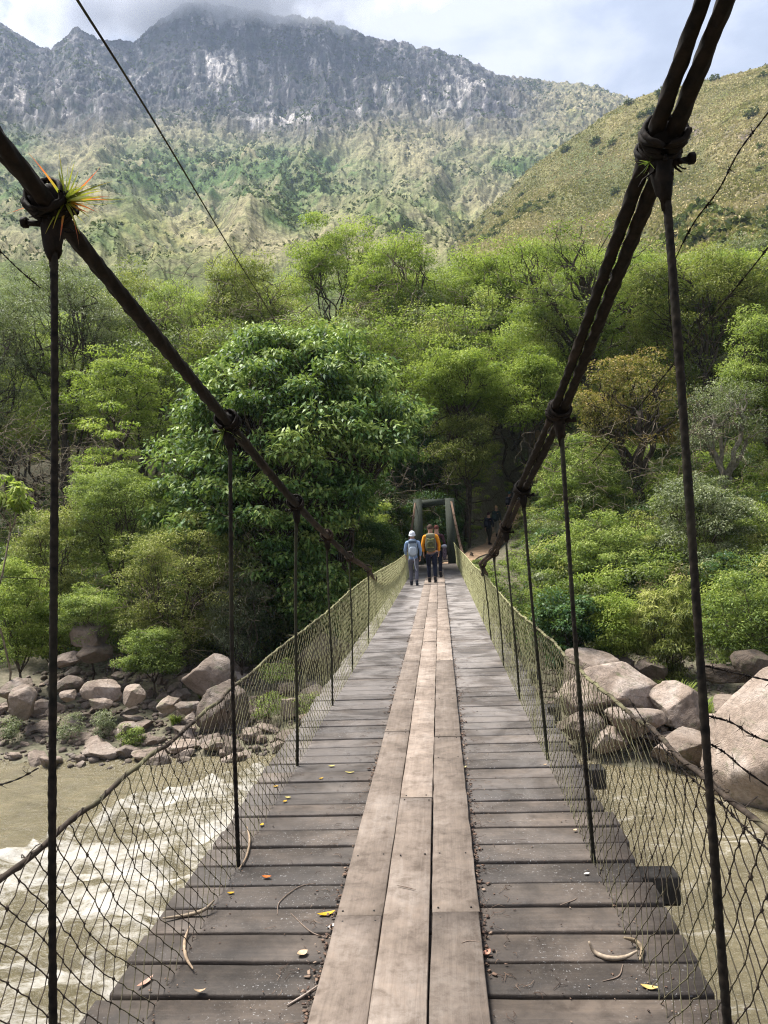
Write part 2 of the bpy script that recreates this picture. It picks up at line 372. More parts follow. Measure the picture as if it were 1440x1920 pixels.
lay((.085, .11, .035), np.clip((300-RR)/120, 0, 1)*(.8+nA))
grn = np.clip(1.3*gs(330, 330, 130, 55)+1.1*gs(560, 320, 130, 45)+.9*gs(540, 400, 60, 40)+.8*gs(20, 300, 60, 120)+.6*gs(760, 400, 120, 60)+1.0*gs(1050, 310, 130, 40)+.5*gs(200, 440, 80, 40), 0, 1.2)
lay((.075, .125, .035), grn*(1.0+nA*1.6+nB*.8))
hi = np.clip((262+18*np.sin(pxm/70)-pym)/60, 0, 1)*np.clip((1060-pxm)/150+.15*nA, 0, 1)
lay((.070, .066, .076), hi*(.98+nA*.4))
lay((.030, .042, .030), hi*(nB*2.4+.25))
lay((.30, .275, .27), hi*np.clip(nC*4.2-.45, 0, 1)*np.clip(.5+nB*2.5, 0, 1))
lay((.022, .024, .030), hi*np.clip(-nC*3.2-.5, 0, 1)*.8)
pale = gs(410, 118, 30, 28)+.8*gs(480, 232, 24, 14)+1.0*gs(540, 222, 38, 15)+.45*gs(390, 160, 50, 22)+.45*gs(870, 150, 55, 40)+.35*gs(820, 200, 60, 30)+.55*gs(28, 180, 16, 60)+.4*gs(595, 105, 22, 20)+.35*gs(720, 160, 30, 20)+.3*gs(240, 100, 25, 20)
lay((.55, .50, .46), np.clip(pale*1.5*(.45+nC*1.8+nB*1.2)-.12, 0, 1))
MT = (RR, zz+CAM[2], XM, YM, pxm, pym, hi, grn)
me = grid_mesh('mountain', XM, YM, zz+CAM[2], {'cover': ('POINT', 'FLOAT_COLOR', np.concatenate([C, np.ones(C.shape[:2]+(1,))], -1).reshape(-1, 4))})
def slope_mat(name, fine, amt):
    m, nt, b = newmat(name); a = nt.nodes.new('ShaderNodeAttribute'); a.attribute_name = 'cover'
    wp = wpos(nt); f = nz(nt, fine, 6, .75, wp); g = nz(nt, fine*5, 4, .7, wp)
    k = mth(nt, 'ADD', mth(nt, 'MULTIPLY', f, .6), mth(nt, 'MULTIPLY', g, .4))
    v = ramp(nt, k, [(.36, (1-amt,)*3), (.5, (1., 1., 1.)), (.66, (1+amt*.8, 1+amt*.8, 1+amt*.7))])
    nt.links.new(mixc(nt, 1.0, a.outputs['Color'], v, 'MULTIPLY'), b.inputs['Base Color'])
    b.inputs['Roughness'].default_value = 1; b.inputs['Specular IOR Level'].default_value = .1
    bump(nt, b, k, 1.0, 6.0 if fine < .1 else 2.0); return m
link('mountain', me, slope_mat('mountain_cover', .15, .92), kind='structure')

# grassy hill in front on the right
AZ2 = np.concatenate([np.linspace(R(-6), R(29), 620), np.linspace(R(29.2), R(72), 90)])
ra, rt = pxe([(600, 640), (760, 560), (860, 436), (930, 372), (1000, 305), (1080, 248), (1170, 192), (1220, 178), (1260, 168), (1340, 152), (1400, 138), (1440, 126), (1700, 60), (2200, 20)])
rt = np.interp(AZ2, ra, rt); rg = np.concatenate([np.linspace(70, 470, 330), np.linspace(474, 640, 40)])
base = np.interp(AZ2, *pxe([(600, 700), (1440, 640), (2200, 640)]))
T2 = np.zeros((len(rg), len(AZ2)))
for j in range(len(AZ2)):
    T2[:, j] = np.interp(rg, [70, 250, 470, 640], [base[j], base[j]*.45+rt[j]*.55, rt[j], rt[j]*.62])
RR, AA = np.meshgrid(rg, AZ2, indexing='ij'); zz = T2*RR
XM, YM = CAM[0]+RR*np.sin(AA), RR*np.cos(AA)
fold = fbm(np.stack([AA*9+RR/300, RR/160, zz*0+2], -1), 4, .5); am = np.interp(RR, [70, 200, 440, 470, 640], [1, 15, 15, 5, 7])
zz = zz+am*fold*1.1+1.2*fbm(np.stack([XM/14, YM/14, zz/14], -1), 4, .65)*np.interp(RR, [70, 150], [.2, 1])
pxm, pym, _ = proj(np.stack([XM, YM, zz+CAM[2]], -1))
nA = fbm(np.stack([XM/30, YM/30, zz/30], -1), 5, .6); nB = fbm(np.stack([XM/6, YM/6, zz/9], -1), 4, .65)
C = np.zeros(XM.shape+(3,))
lay((.27, .235, .10), np.ones_like(XM))
lay((.27, .20, .14), np.clip((pym-230)/160, 0, 1)*np.clip((pxm-1050)/250, 0, 1)*(.75+nA*1.3))
lay((.16, .17, .05), (nA*2.6+.05))
lay((.33, .27, .145), (nB*1.8-.1))
lay((.12, .13, .055), (nB*2.6-.35)*.8)
lay((.12, .13, .05), np.clip(-fold*2.4-.1, 0, .8))
lay((.12, .145, .05), (-nA*2.4-.4)*np.clip(1.6-(pxm-850)/450, .3, 1))
lay((.17, .13, .12), gs(1270, 240, 60, 22)*(nB*3+.3)+gs(1400, 250, 50, 20)*(nB*2+.2))
me = grid_mesh('grassy_hill', XM, YM, zz+CAM[2], {'cover': ('POINT', 'FLOAT_COLOR', np.concatenate([C, np.ones(C.shape[:2]+(1,))], -1).reshape(-1, 4))})
link('grassy_hill', me, slope_mat('hill_cover', .5, .6), kind='structure')
HILL = (RR, AA, zz+CAM[2], XM, YM, pxm, pym)

# ------------------------------------------------------------------ foliage machinery
def unit(v): return v/(np.linalg.norm(v, axis=-1, keepdims=True)+1e-9)
class Leaves:
    def __init__(s): s.c = []; s.d = []; s.n = []; s.l = []; s.w = []; s.t = []
    def add(s, c, d, n, l, w, t):
        k = len(c); s.c.append(c); s.d.append(d); s.n.append(n)
        s.l.append(np.broadcast_to(l, (k,))); s.w.append(np.broadcast_to(w, (k,))); s.t.append(np.broadcast_to(t, (k,)))
    def clump(s, cen, r, flat, n, size, asp=.42, droop=.3, shell=.5, tj=.5):
        u = unit(rng.normal(size=(n, 3))); q = (shell+(1-shell)*rng.random(n))**.8
        p = u*q[:, None]*np.array([r, r, r*flat]); p[:, 2] += .0
        d = unit(u*np.array([1, 1, .5])+rng.normal(size=(n, 3))*.55-np.array([0, 0, droop]))
        nn = unit(np.array([0, 0, 1.])+u*.35+rng.normal(size=(n, 3))*.42)
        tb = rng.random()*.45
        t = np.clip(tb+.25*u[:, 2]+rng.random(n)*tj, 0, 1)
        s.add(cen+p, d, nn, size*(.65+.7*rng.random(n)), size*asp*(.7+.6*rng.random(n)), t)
    def build(s, name):
        c = np.vstack(s.c); d = np.vstack(s.d); n = np.vstack(s.n); l = np.concatenate(s.l)[:, None]; w = np.concatenate(s.w)[:, None]; t = np.concatenate(s.t)
        n = unit(n-(n*d).sum(1)[:, None]*d); r = np.cross(d, n)
        k = len(c); V = np.empty((k, 4, 3)); V[:, 0] = c-d*l*.5; V[:, 1] = c+r*w*.5+n*w*.16-d*l*.05; V[:, 2] = c+d*l*.5-n*l*.10; V[:, 3] = c-r*w*.5+n*w*.16-d*l*.05
        return npmesh(name, V.reshape(-1, 3), np.arange(4*k).reshape(-1, 4), False, {'tint': ('FACE', 'FLOAT', t)})
def crook(a, b, n, j, sag=0):
    a = np.asarray(a, float); b = np.asarray(b, float); u = np.linspace(0, 1, n)[:, None]; L0 = np.linalg.norm(b-a)
    w = rng.normal(size=(n, 3))*j*L0; w = np.cumsum(w, 0)*.5; w -= w[:1]*(1-u)+w[-1:]*u
    p = a*(1-u)+b*u+w; p[:, 2] += sag*L0*np.sin(np.pi*u[:, 0]); return p
def make_tree(name, base, top_h, rx, rz, label, cat, leaf='leaf_mid', cz=None, ry=None, nclump=60, cr=.9, flat=.5, nl=220, size=.16, asp=.42, limbs=6,
              tr=.2, bark='bark', group=None, lean=(0, 0), up=0.15, shell=.5, open_=.55, crownname='crown', droop=.3, mb_fn=None, keepc=None):
    """base: world point; top_h: height of the crown's top above it; rx, rz: crown radii"""
    ry = ry or rx*.85; keep_ = keepc; cz = cz if cz is not None else top_h-rz
    root = empty(name, base, label=label, cat=cat, group=group)
    cc = np.array([lean[0], lean[1], cz])
    u = unit(rng.normal(size=(nclump*3, 3))); u = u[u[:, 2] > -1+up*2][:nclump]
    q = open_+(1-open_)*rng.random(len(u)); cl = cc+u*q[:, None]*np.array([rx-cr*.55, ry-cr*.55, rz-cr*flat*.6])
    cl += rng.normal(size=cl.shape)*.12*rx*np.array([1, 1, .7])*.6
    if keep_: cl = np.array([c for c in cl if keep_(*proj(c+np.asarray(base))[:2])])
    wd = MB(); lv = Leaves()
    fork = np.array([lean[0]*.4, lean[1]*.4, max(.25, cz-rz*1.12)])
    tp = crook((0, 0, -.5), fork, 7, .05); wd.tube(tp, np.linspace(tr*1.35, tr*.9, 7), 8)
    dirs = unit(rng.normal(size=(limbs, 3))*np.array([1, 1, .3])+np.array([0, 0, .35])); 
    ang = np.arange(limbs)*2*np.pi/limbs+rng.random()*6
    tips = cc+np.stack([np.cos(ang)*rx*.5, np.sin(ang)*ry*.5, rng.uniform(-.35, .35, limbs)*rz], 1)
    L1 = []
    for k in range(limbs):
        p = crook(fork, tips[k], 9, .10, .06); L1.append(p); wd.tube(p, np.linspace(tr*.62, tr*.28, 9), 6)
    for c_i in cl:
        k = np.argmin([np.linalg.norm(c_i-p[-1])+.0*1 for p in L1]); p = L1[k]; s0 = p[rng.integers(4, 9)]
        b_ = crook(s0, c_i, 7, .12, .05); wd.tube(b_, np.linspace(tr*.22, tr*.05, 7), 4, cap=False)
        for _ in range(2):
            e_ = c_i+rng.normal(size=3)*cr*.5*np.array([1, 1, flat]); wd.tube(crook(b_[4], e_, 4, .1), np.linspace(tr*.07, tr*.025, 4), 3, cap=False)
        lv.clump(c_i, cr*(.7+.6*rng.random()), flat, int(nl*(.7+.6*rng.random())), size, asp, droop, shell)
    if mb_fn: mb_fn(wd)
    wd.obj('trunk' if tr > .07 else 'stem', M[bark], root, smooth=True)
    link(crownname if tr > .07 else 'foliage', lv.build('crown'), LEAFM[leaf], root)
    return root
def ptree(px, pytop, pybot, halfw, Y, name, label, cat='tree', **k):
    """crown given by its pixels: centre column, top row, bottom row, half width, and its distance"""
    s = Y/FPX; top = at(px, pytop, Y); bot = at(px, pybot, Y); gz = float(zt(top[0], Y)); 
    base = np.array([top[0], Y, gz]); th = top[2]-gz; rz = (top[2]-bot[2])/2; 
    return make_tree(name, base, th, halfw*s, rz, label, cat, cz=th-rz, **k)
# ------------------------------------------------------------------ trees and bushes one can tell apart
ptree(548, 612, 1195, 258, 31, 'broadleaf_tree', 'dense dome of large glossy dark green leaves left of the portal', leaf='leaf_glossy',
      nclump=620, cr=.95, flat=.5, nl=190, size=.25, asp=.42, open_=.80, shell=.25, limbs=9, tr=.28, up=-.3, droop=.55, ry=5.2, keepc=lambda x, y: not (y > 860 and x > 700-(y-860)*.1) and not (y > 1000 and x > 640))
ptree(622, 390, 620, 118, 58, 'forest_tree', 'tallest tree on the skyline with fine branches fanning out under a bright rounded crown', leaf='leaf_bright',
      nclump=85, cr=1.05, flat=.5, nl=260, size=.17, limbs=11, tr=.13, open_=.45, up=.22, ry=4.2)
ptree(742, 432, 690, 108, 54, 'forest_tree', 'bright green tree just right of the tallest skyline tree', leaf='leaf_bright', nclump=95, cr=1.15, nl=270, size=.17, tr=.17, up=.05)
ptree(920, 442, 640, 122, 56, 'forest_tree', 'bright green tree with bare forked limbs, left of the doubled right cable', leaf='leaf_bright', nclump=85, cr=1.1, nl=260, size=.17, tr=.17, limbs=9, up=.2, ry=3.8, open_=.45, bark='bark')
ptree(1085, 418, 700, 185, 46, 'forest_tree', 'wide spreading tree with heavy dark crooked limbs behind the doubled right cable', leaf='leaf_mid', nclump=80, cr=1.1, flat=.5, nl=230, size=.15, tr=.34, limbs=10, open_=.6, up=.28, ry=4)
ptree(1310, 450, 690, 150, 44, 'forest_tree', 'yellow green feathery tree with many thin stems behind the nearest right hanger', leaf='leaf_yellow', nclump=100, cr=1.0, nl=260, size=.14, tr=.16, limbs=12, open_=.55, up=.2, ry=3.6)
ptree(1440, 560, 840, 95, 38, 'forest_tree', 'leafy tree cut by the right edge of the picture above the bare trunk', leaf='leaf_mid', nclump=90, cr=.85, nl=240, size=.14, tr=.2, ry=2.6)
ptree(1400, 438, 560, 90, 62, 'forest_tree', 'silvery leaved tree on the skyline at the far right', leaf='leaf_grey', nclump=60, cr=1.0, nl=260, size=.17, tr=.16)
ptree(1190, 640, 900, 118, 37, 'bromeliad_tree', 'tree with yellow and rust tinged leaves over a dark leaning trunk hung with air plants', leaf='leaf_autumn', nclump=75, cr=.75, nl=200, size=.12, tr=.30, limbs=7, ry=2.4, up=.2, open_=.5, lean=(-.5, 0))
ptree(1345, 690, 900, 85, 35, 'forest_tree', 'tree with a pale bare trunk and thin greyish crown at the right edge', leaf='leaf_grey', nclump=60, cr=.7, nl=170, size=.11, tr=.22, limbs=6, bark='bark_pale', ry=2, open_=.5)
ptree(110, 478, 780, 170, 46, 'forest_tree', 'pale grey green tree with tiny leaves at the upper left behind the nearest left hanger', leaf='leaf_grey', nclump=130, cr=1.1, nl=260, size=.14, tr=.2, limbs=9, ry=4)
ptree(-40, 500, 900, 120, 42, 'forest_tree', 'grey green tree cut by the left edge of the picture', leaf='leaf_grey', nclump=90, cr=1.1, nl=240, size=.14, tr=.2, ry=3)
ptree(250, 488, 680, 110, 52, 'forest_tree', 'yellowish tree on the skyline between the overhead wire and the left cable', leaf='leaf_yellow', nclump=55, cr=1.1, nl=250, size=.17, tr=.14)
ptree(350, 515, 720, 120, 50, 'forest_tree', 'light green open tree behind the sloping left cable', leaf='leaf_mid', nclump=70, cr=1.05, nl=250, size=.16, tr=.16, limbs=9)
ptree(462, 474, 700, 125, 52, 'forest_tree', 'yellow green tree with a rounded top crossed by the overhead wire', leaf='leaf_yellow', nclump=90, cr=1.1, nl=260, size=.17, tr=.17)
ptree(215, 640, 830, 95, 40, 'forest_tree', 'fresh green layered tree between the nearest left hanger and the glossy dark dome', leaf='leaf_bright', nclump=60, cr=.85, flat=.35, nl=210, size=.15, tr=.15)
ptree(205, 750, 1000, 80, 33, 'understorey_tree', 'slender sapling with tiers of light compound leaves beside the glossy dark dome', leaf='leaf_bright', nclump=46, cr=.6, flat=.3, nl=130, size=.17, asp=.34, tr=.09, limbs=8, droop=.5, ry=1.6)
ptree(15, 868, 990, 45, 24.5, 'sapling', 'young plant with large fingered leaves at the left edge of the picture', cat='plant', leaf='leaf_bright', nclump=11, cr=.38, flat=.35, nl=34, size=.32, asp=.3, tr=.03, limbs=4, droop=.7, ry=.6, bark='twig')
ptree(650, 640, 800, 70, 44, 'forest_tree', 'shaded green tree rising behind the top of the glossy dark dome', leaf='leaf_mid', nclump=60, cr=.9, nl=230, size=.15, tr=.15)
ptree(860, 640, 790, 105, 42, 'forest_tree', 'low bright green tree with tufted tiers right of the glossy dark dome', leaf='leaf_bright', nclump=75, cr=.9, flat=.45, nl=230, size=.15, tr=.14, limbs=9)
ptree(985, 660, 830, 95, 42, 'forest_tree', 'fresh green tree on the slope between the low tufted tree and the right cable', leaf='leaf_bright', nclump=75, cr=.85, nl=230, size=.15, tr=.14)
ptree(870, 770, 905, 85, 41, 'shrub', 'yellowish small leaved shrub on the slope above the portal', cat='shrub', leaf='leaf_yellow', nclump=60, cr=.75, nl=200, size=.12, tr=.06, up=-.1)
ptree(780, 790, 930, 60, 43, 'shrub', 'dark shrub hanging over the portal lintel', cat='shrub', leaf='leaf_deep', nclump=45, cr=.75, nl=200, size=.14, tr=.06, up=-.2)
ptree(1075, 815, 960, 90, 36, 'shrub', 'soft green bush behind the second right hanger from the camera', cat='shrub', leaf='leaf_mid', nclump=70, cr=.7, nl=200, size=.12, tr=.06, up=-.2)
ptree(1300, 880, 1080, 115, 31, 'shrub', 'greyish green bush crossed by the nearest right hanger', cat='shrub', leaf='leaf_grey', nclump=100, cr=.65, nl=200, size=.11, tr=.06, up=-.3)
ptree(1120, 950, 1130, 95, 31, 'shrub', 'deep green leafy bush on the right bank between two hangers', cat='shrub', leaf='leaf_mid', nclump=85, cr=.6, nl=200, size=.12, tr=.06, up=-.3)
ptree(1030, 975, 1110, 50, 34, 'shrub', 'dark leafy bush just right of the far cable foot', cat='shrub', leaf='leaf_deep', nclump=50, cr=.6, nl=200, size=.13, tr=.05, up=-.3)
ptree(1060, 1095, 1270, 72, 25.5, 'shrub', 'fresh blue green bush with deeply cut leaves low on the right bank', cat='shrub', leaf='leaf_deep', nclump=85, cr=.42, nl=170, size=.12, asp=.5, tr=.04, up=-.4)
ptree(1150, 1110, 1250, 65, 25.5, 'shrub', 'rounded lime green bush above the flat boulder of the right bank', cat='shrub', leaf='leaf_bright', nclump=65, cr=.42, nl=170, size=.10, tr=.04, up=-.4)
ptree(1245, 1080, 1290, 70, 25, 'bamboo_clump', 'clump of arching narrow leaves left of the nearest right hanger above the boulders', cat='shrub', leaf='leaf_yellow', nclump=75, cr=.42, nl=150, size=.19, asp=.16, tr=.04, up=-.3, droop=.6)
ptree(1390, 1060, 1270, 95, 23.5, 'shrub', 'leafy bush above the giant boulder at the right edge', cat='shrub', leaf='leaf_mid', nclump=95, cr=.45, nl=170, size=.10, tr=.05, up=-.4)
ptree(330, 955, 1240, 150, 27.5, 'shrub', 'large yellow green bush with fine leaves over the left rock pile', cat='shrub', leaf='leaf_yellow', nclump=150, cr=.6, nl=240, size=.085, tr=.07, up=-.2, ry=2)
ptree(215, 860, 1090, 110, 30, 'shrub', 'tangled olive bush behind the large yellow green one', cat='shrub', leaf='leaf_mid', nclump=100, cr=.65, nl=220, size=.10, tr=.07, up=-.3)
ptree(100, 930, 1140, 85, 29, 'shrub', 'fine leaved bush just right of the nearest left hanger', cat='shrub', leaf='leaf_yellow', nclump=85, cr=.6, nl=220, size=.09, tr=.06, up=-.3)
ptree(30, 1040, 1250, 70, 26.5, 'shrub', 'bright green bush at the left edge above the rocks', cat='shrub', leaf='leaf_bright', nclump=80, cr=.5, nl=200, size=.09, tr=.05, up=-.3)
ptree(285, 1165, 1275, 75, 25.5, 'shrub', 'low dark green bush drooping onto the left rock pile', cat='shrub', leaf='leaf_mid', nclump=70, cr=.4, nl=200, size=.08, tr=.04, up=-.3)
ptree(445, 1040, 1240, 60, 27, 'shrub', 'shaded bush hung with dry vines under the glossy dark dome', cat='shrub', leaf='leaf_grey', nclump=60, cr=.55, nl=180, size=.10, asp=.25, tr=.05, up=-.2, droop=.8)
ptree(580, 1010, 1190, 62, 28, 'shrub', 'glossy green bush at the foot of the dark dome beside the third left hanger', cat='shrub', leaf='leaf_glossy', nclump=60, cr=.6, nl=130, size=.22, tr=.05, up=-.3, droop=.5)
ptree(700, 960, 1070, 60, 34.5, 'shrub', 'low dark green ground bush left of the portal', cat='shrub', leaf='leaf_deep', nclump=55, cr=.5, nl=220, size=.09, tr=.04, up=-.2)
ptree(885, 1050, 1090, 22, 38, 'shrub', 'small bush right of the portal post', cat='shrub', leaf='leaf_mid', nclump=24, cr=.45, nl=160, size=.1, tr=.03, up=-.2)

ptree(165, 1085, 1215, 70, 26.6, 'shrub', 'leafy shrub spilling over the brown overhung boulder', cat='shrub', leaf='leaf_mid', nclump=60, cr=.42, nl=200, size=.085, tr=.04, up=-.3)
ptree(90, 1120, 1240, 55, 26.8, 'shrub', 'small fresh green shrub at the top of the left rock pile', cat='shrub', leaf='leaf_bright', nclump=50, cr=.4, nl=200, size=.085, tr=.04, up=-.3)
# masses of growth that read as one
def scatter(name, n, xr, yr, leafs, crr, sz, nlv, flat=.6, keep=None, lift=.3, label='', cat='', hmax=1.0):
    lv = Leaves(); k = 0
    while k < n:
        x = rng.uniform(*xr); y = rng.uniform(*yr); z = float(zt(x, y)); px, py, w = proj((x, y, z+1))
        if px < -160 or px > 1600: k += .2; continue
        if keep is not None and not keep(x, y, px, py): k += .3; continue
        r = rng.uniform(*crr); lv.clump(np.array([x, y, z+r*flat*lift+rng.random()*hmax]), r, flat*rng.uniform(.7, 1.3), int(nlv*(.6+.8*rng.random())), sz*rng.uniform(.8, 1.3), .42, .3, .45); k += 1
    return link(name, lv.build(name), LEAFM[leafs], kind='stuff', label=label, category=cat) if False else tag(link(name, lv.build(name), LEAFM[leafs]), label, cat, None, 'stuff')
def kp(x, y, px, py):
    if abs(x) < 2.2 and y < 41: return False
    if 845 < px < 1000 and 890 < py < 1065 and y < 50: return False
    xt = np.interp(y, [36, 39, 41, 43, 47, 52], [.6, 2.2, 3.1, 3.7, 4.9, 7.0])
    if 36 < y < 54 and abs(x-xt+.6) < 1.5: return False
    return y-shore(x) > 7.5
scatter('undergrowth', 1500, (-26, 24), (27, 50), 'leaf_mid', (.5, 1.2), .11, 190, keep=kp, label='mid green undergrowth covering the slope between the bushes', cat='undergrowth')
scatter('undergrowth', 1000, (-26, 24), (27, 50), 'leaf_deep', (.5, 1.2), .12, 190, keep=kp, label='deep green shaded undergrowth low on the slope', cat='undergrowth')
scatter('undergrowth', 600, (-26, 24), (26, 50), 'leaf_yellow', (.4, .9), .09, 180, keep=kp, label='yellowish green fine undergrowth scattered over the slope', cat='undergrowth')
scatter('dry_undergrowth', 170, (-24, 22), (27, 44), 'leaf_dry', (.4, .9), .10, 130, keep=kp, label='dry brown tangle of dead leaves among the bushes', cat='undergrowth')
SKYX = [-200, 0, 200, 300, 400, 540, 600, 650, 700, 800, 850, 960, 1100, 1250, 1440, 1700]; SKYY = [480, 488, 485, 512, 498, 530, 590, 590, 500, 495, 474, 452, 448, 466, 452, 440]
def canopy(n, leaf, label, yr=(43, 72)):
    lv = Leaves(); k = 0; tries = 0
    while k < n and tries < n*40:
        tries += 1; px = rng.uniform(-120, 1560); sk_ = np.interp(px, SKYX, SKYY); py = sk_+14+rng.random()**1.7*300; y = rng.uniform(*yr); c = at(px, py, y); g = float(zt(c[0], y))
        if not (.2 < c[2]-g < 12): continue
        r = rng.uniform(1.0, 1.9); lv.clump(c-[0, 0, r*.4], r, rng.uniform(.35, .6), int(300*(.6+.8*rng.random())), rng.uniform(.14, .21), .42, .3, .4); k += 1
    return tag(link('forest', lv.build('forest'), LEAFM[leaf]), label, 'forest', None, 'stuff')
canopy(1300, 'leaf_mid', 'mid green forest canopy filling the upper slope'); canopy(1300, 'leaf_bright', 'brighter green forest canopy mixed through the upper slope'); canopy(600, 'leaf_grey', 'greyish green forest canopy mixed through the upper slope'); canopy(600, 'leaf_yellow', 'yellowish forest canopy mixed through the upper slope')
def slope(n, leaf, label, rr_=(.35, .95), sz=(.08, .14), yr=(27, 47), nl=230, hm=3.2, pxr=(-120, 1560), pyr=(540, 1240), name='undergrowth'):
    lv = Leaves(); k = 0; tries = 0
    while k < n and tries < n*60:
        tries += 1; px = rng.uniform(*pxr); py = rng.uniform(*pyr); y = rng.uniform(*yr); c = at(px, py, y); g = float(zt(c[0], y))
        if not (-.1 < c[2]-g < hm) or not kp(c[0], y, px, py): continue
        if 700 < px < 985 and y < 37.5 and py > 860: continue
        if 850 < px < 1000 and 880 < py < 1060 and y < 48: continue
        if py > np.interp(px, [0, 260, 480, 700, 900, 1050, 1440], [1225, 1200, 1190, 1080, 1100, 1215, 1235]): continue
        r = rng.uniform(*rr_); lv.clump(c-[0, 0, r*.3], r, rng.uniform(.35, .7), int(nl*(.6+.8*rng.random())), rng.uniform(*sz), rng.choice([.25, .42, .42, .5]), .35, .35); k += 1
    return tag(link(name, lv.build(name), LEAFM[leaf]), label, 'undergrowth', None, 'stuff')
slope(900, 'leaf_mid', 'mid green thicket on the slope behind the river bank'); slope(620, 'leaf_bright', 'fresh green thicket on the slope behind the river bank'); slope(520, 'leaf_grey', 'greyish thicket on the slope behind the river bank')
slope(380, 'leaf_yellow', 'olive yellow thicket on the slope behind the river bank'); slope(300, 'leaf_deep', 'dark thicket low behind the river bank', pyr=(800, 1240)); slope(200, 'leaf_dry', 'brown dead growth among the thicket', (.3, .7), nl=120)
lv = Leaves()
for k in range(650):
    y = rng.uniform(30, 44); x = rng.uniform(1.5, 9); z = float(zt(x, y)); r = rng.uniform(.2, .5); px, py, w = proj((x, y, z+r*1.2))
    if (py < 1040 and not px > 955) or abs(x) < 1.5: continue
    lv.clump(np.array([x, y, z+r*.3]), r, .6, 130, .09, .42, .3, .4)
tag(link('undergrowth', lv.build('undergrowth'), LEAFM['leaf_mid']), 'low green plants on the bank below the trail', 'undergrowth', None, 'stuff')
lv = Leaves()
for k in range(700):
    x = rng.uniform(-40, 36); y = rng.uniform(56, 92); z = float(zt(x, y)); r = rng.uniform(.8, 1.8)
    lv.clump(np.array([x, y, z+r*.3]), r, .6, 130, .24, .6, .3, .4)
tag(link('undergrowth', lv.build('undergrowth'), LEAFM['leaf_yellow']), 'olive scrub on the slope above the forest', 'undergrowth', None, 'stuff')
lv = Leaves()
for k in range(260):
    y = rng.uniform(40, 53); x = rng.uniform(1.0, 7.5); z = float(zt(x, y)); xt = float(np.interp(y, [36, 39, 41, 43, 47, 52], [.6, 2.2, 3.1, 3.7, 4.9, 7.0])); r = rng.uniform(.2, .45)
    if y < 47.8 and x > xt-1.2: continue
    lv.clump(np.array([x, y, z+r*.2]), r, .5, 150, .09, .42, .4, .4)
tag(link('undergrowth', lv.build('undergrowth'), LEAFM['leaf_bright']), 'mossy green plants on the hillside beside the trail', 'undergrowth', None, 'stuff')
# dark growth just behind the portal
lv = Leaves()
for k in range(120):
    y = rng.uniform(39.5, 43); x = rng.uniform(-3.5, 1.6); z = float(zt(x, y)); lv.clump(np.array([x, y, z+rng.uniform(0, 3.6)]), rng.uniform(.4, .8), .7, 190, .13, .42, .4, .3)
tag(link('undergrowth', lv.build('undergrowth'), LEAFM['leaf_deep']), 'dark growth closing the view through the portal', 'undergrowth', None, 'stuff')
# trunks and limbs standing in the forest mass
mb = MB()
for k in range(230):
    x = rng.uniform(-34, 32); y = rng.uniform(40, 66); z = float(zt(x, y)); h = rng.uniform(3, 7)
    top = np.array([x+rng.normal()*1.0, y, z+h]); p = crook((x, y, z-.3), top, 8, .1); mb.tube(p, np.linspace(.13, .05, 8), 5, cap=False)
    for q in range(5):
        s0 = p[rng.integers(3, 8)]; mb.tube(crook(s0, s0+rng.normal(size=3)*np.array([1.8, 1.2, .8])+[0, 0, 1.2], 7, .14), np.linspace(.05, .012, 7), 4, cap=False)
mb.obj('forest_limbs', M['bark'], None, label='dark trunks and limbs showing through the forest canopy', cat='branches', kind='stuff')
# dead twigs and hanging vines over the bank
mb = MB()
def vines(n, pxr, pyr, Y, ln, rad, updown=(-1, .4)):
    for k in range(n):
        y = Y+rng.uniform(-2, 2.5); p0 = at(rng.uniform(*pxr), rng.uniform(*pyr), y); d = unit(rng.normal(size=3)*np.array([1, .5, .8])+[0, -.2, rng.uniform(*updown)])
        mb.tube(crook(p0, p0+d*rng.uniform(.4, 1)*ln, 8, .16, .1), np.linspace(rad, rad*.4, 8), 3, cap=False, a=rng.random())
vines(260, (-40, 230), (780, 1010), 33, 2.4, .016); vines(150, (150, 420), (1050, 1230), 27, 1.5, .010, (-1, 0)); vines(150, (430, 490), (960, 1180), 27.5, 1.6, .008, (-1.6, -.3))
vines(200, (1000, 1440), (760, 1050), 32.5, 2.2, .014); vines(160, (230, 760), (560, 700), 46, 2.8, .022); vines(150, (620, 840), (850, 1000), 40, 2.2, .014); vines(120, (500, 700), (1090, 1200), 29, 1.2, .009)
vines(300, (300, 1440), (500, 760), 44, 3.0, .024, (-.2, 1))
mb.obj('vines', M['twig'], None, label='pale dead twigs and hanging vines tangled through the bank', cat='vines', kind='stuff')

# blades: grass tufts on the bank
def tuft(px, py, Y, n, ln, wd, name, label, leaf='leaf_bright', cat='grass', droop=.8, group=None, z=None):
    p = at(px, py, Y); b = np.array([p[0], Y, float(zt(p[0], Y)) if z is None else z]); V = []; F = []; T = []
    for k in range(n):
        a = rng.random()*6.283; o = np.array([math.cos(a), math.sin(a), 0]); l = ln*rng.uniform(.5, 1.1); r0 = rng.random()*ln*.35
        pts = [o*r0+o*(l*.45*t**1.6)+np.array([0, 0, l*(t-droop*.55*t**2.2)]) for t in np.linspace(0, 1, 5)]
        sd_ = np.array([-o[1], o[0], 0]); i0 = len(V)
        for j, q in enumerate(pts):
            w_ = wd*(1-(j/4)**1.5)*.5+.0005; V += [q-sd_*w_, q+sd_*w_]
        for j in range(4): F.append([i0+2*j, i0+2*j+1, i0+2*j+3, i0+2*j+2]); T.append(rng.random())
    return link(name, npmesh(name, V, F, False, {'tint': ('FACE', 'FLOAT', T)}), LEAFM[leaf], None, b, label=label, cat=cat, group=group)
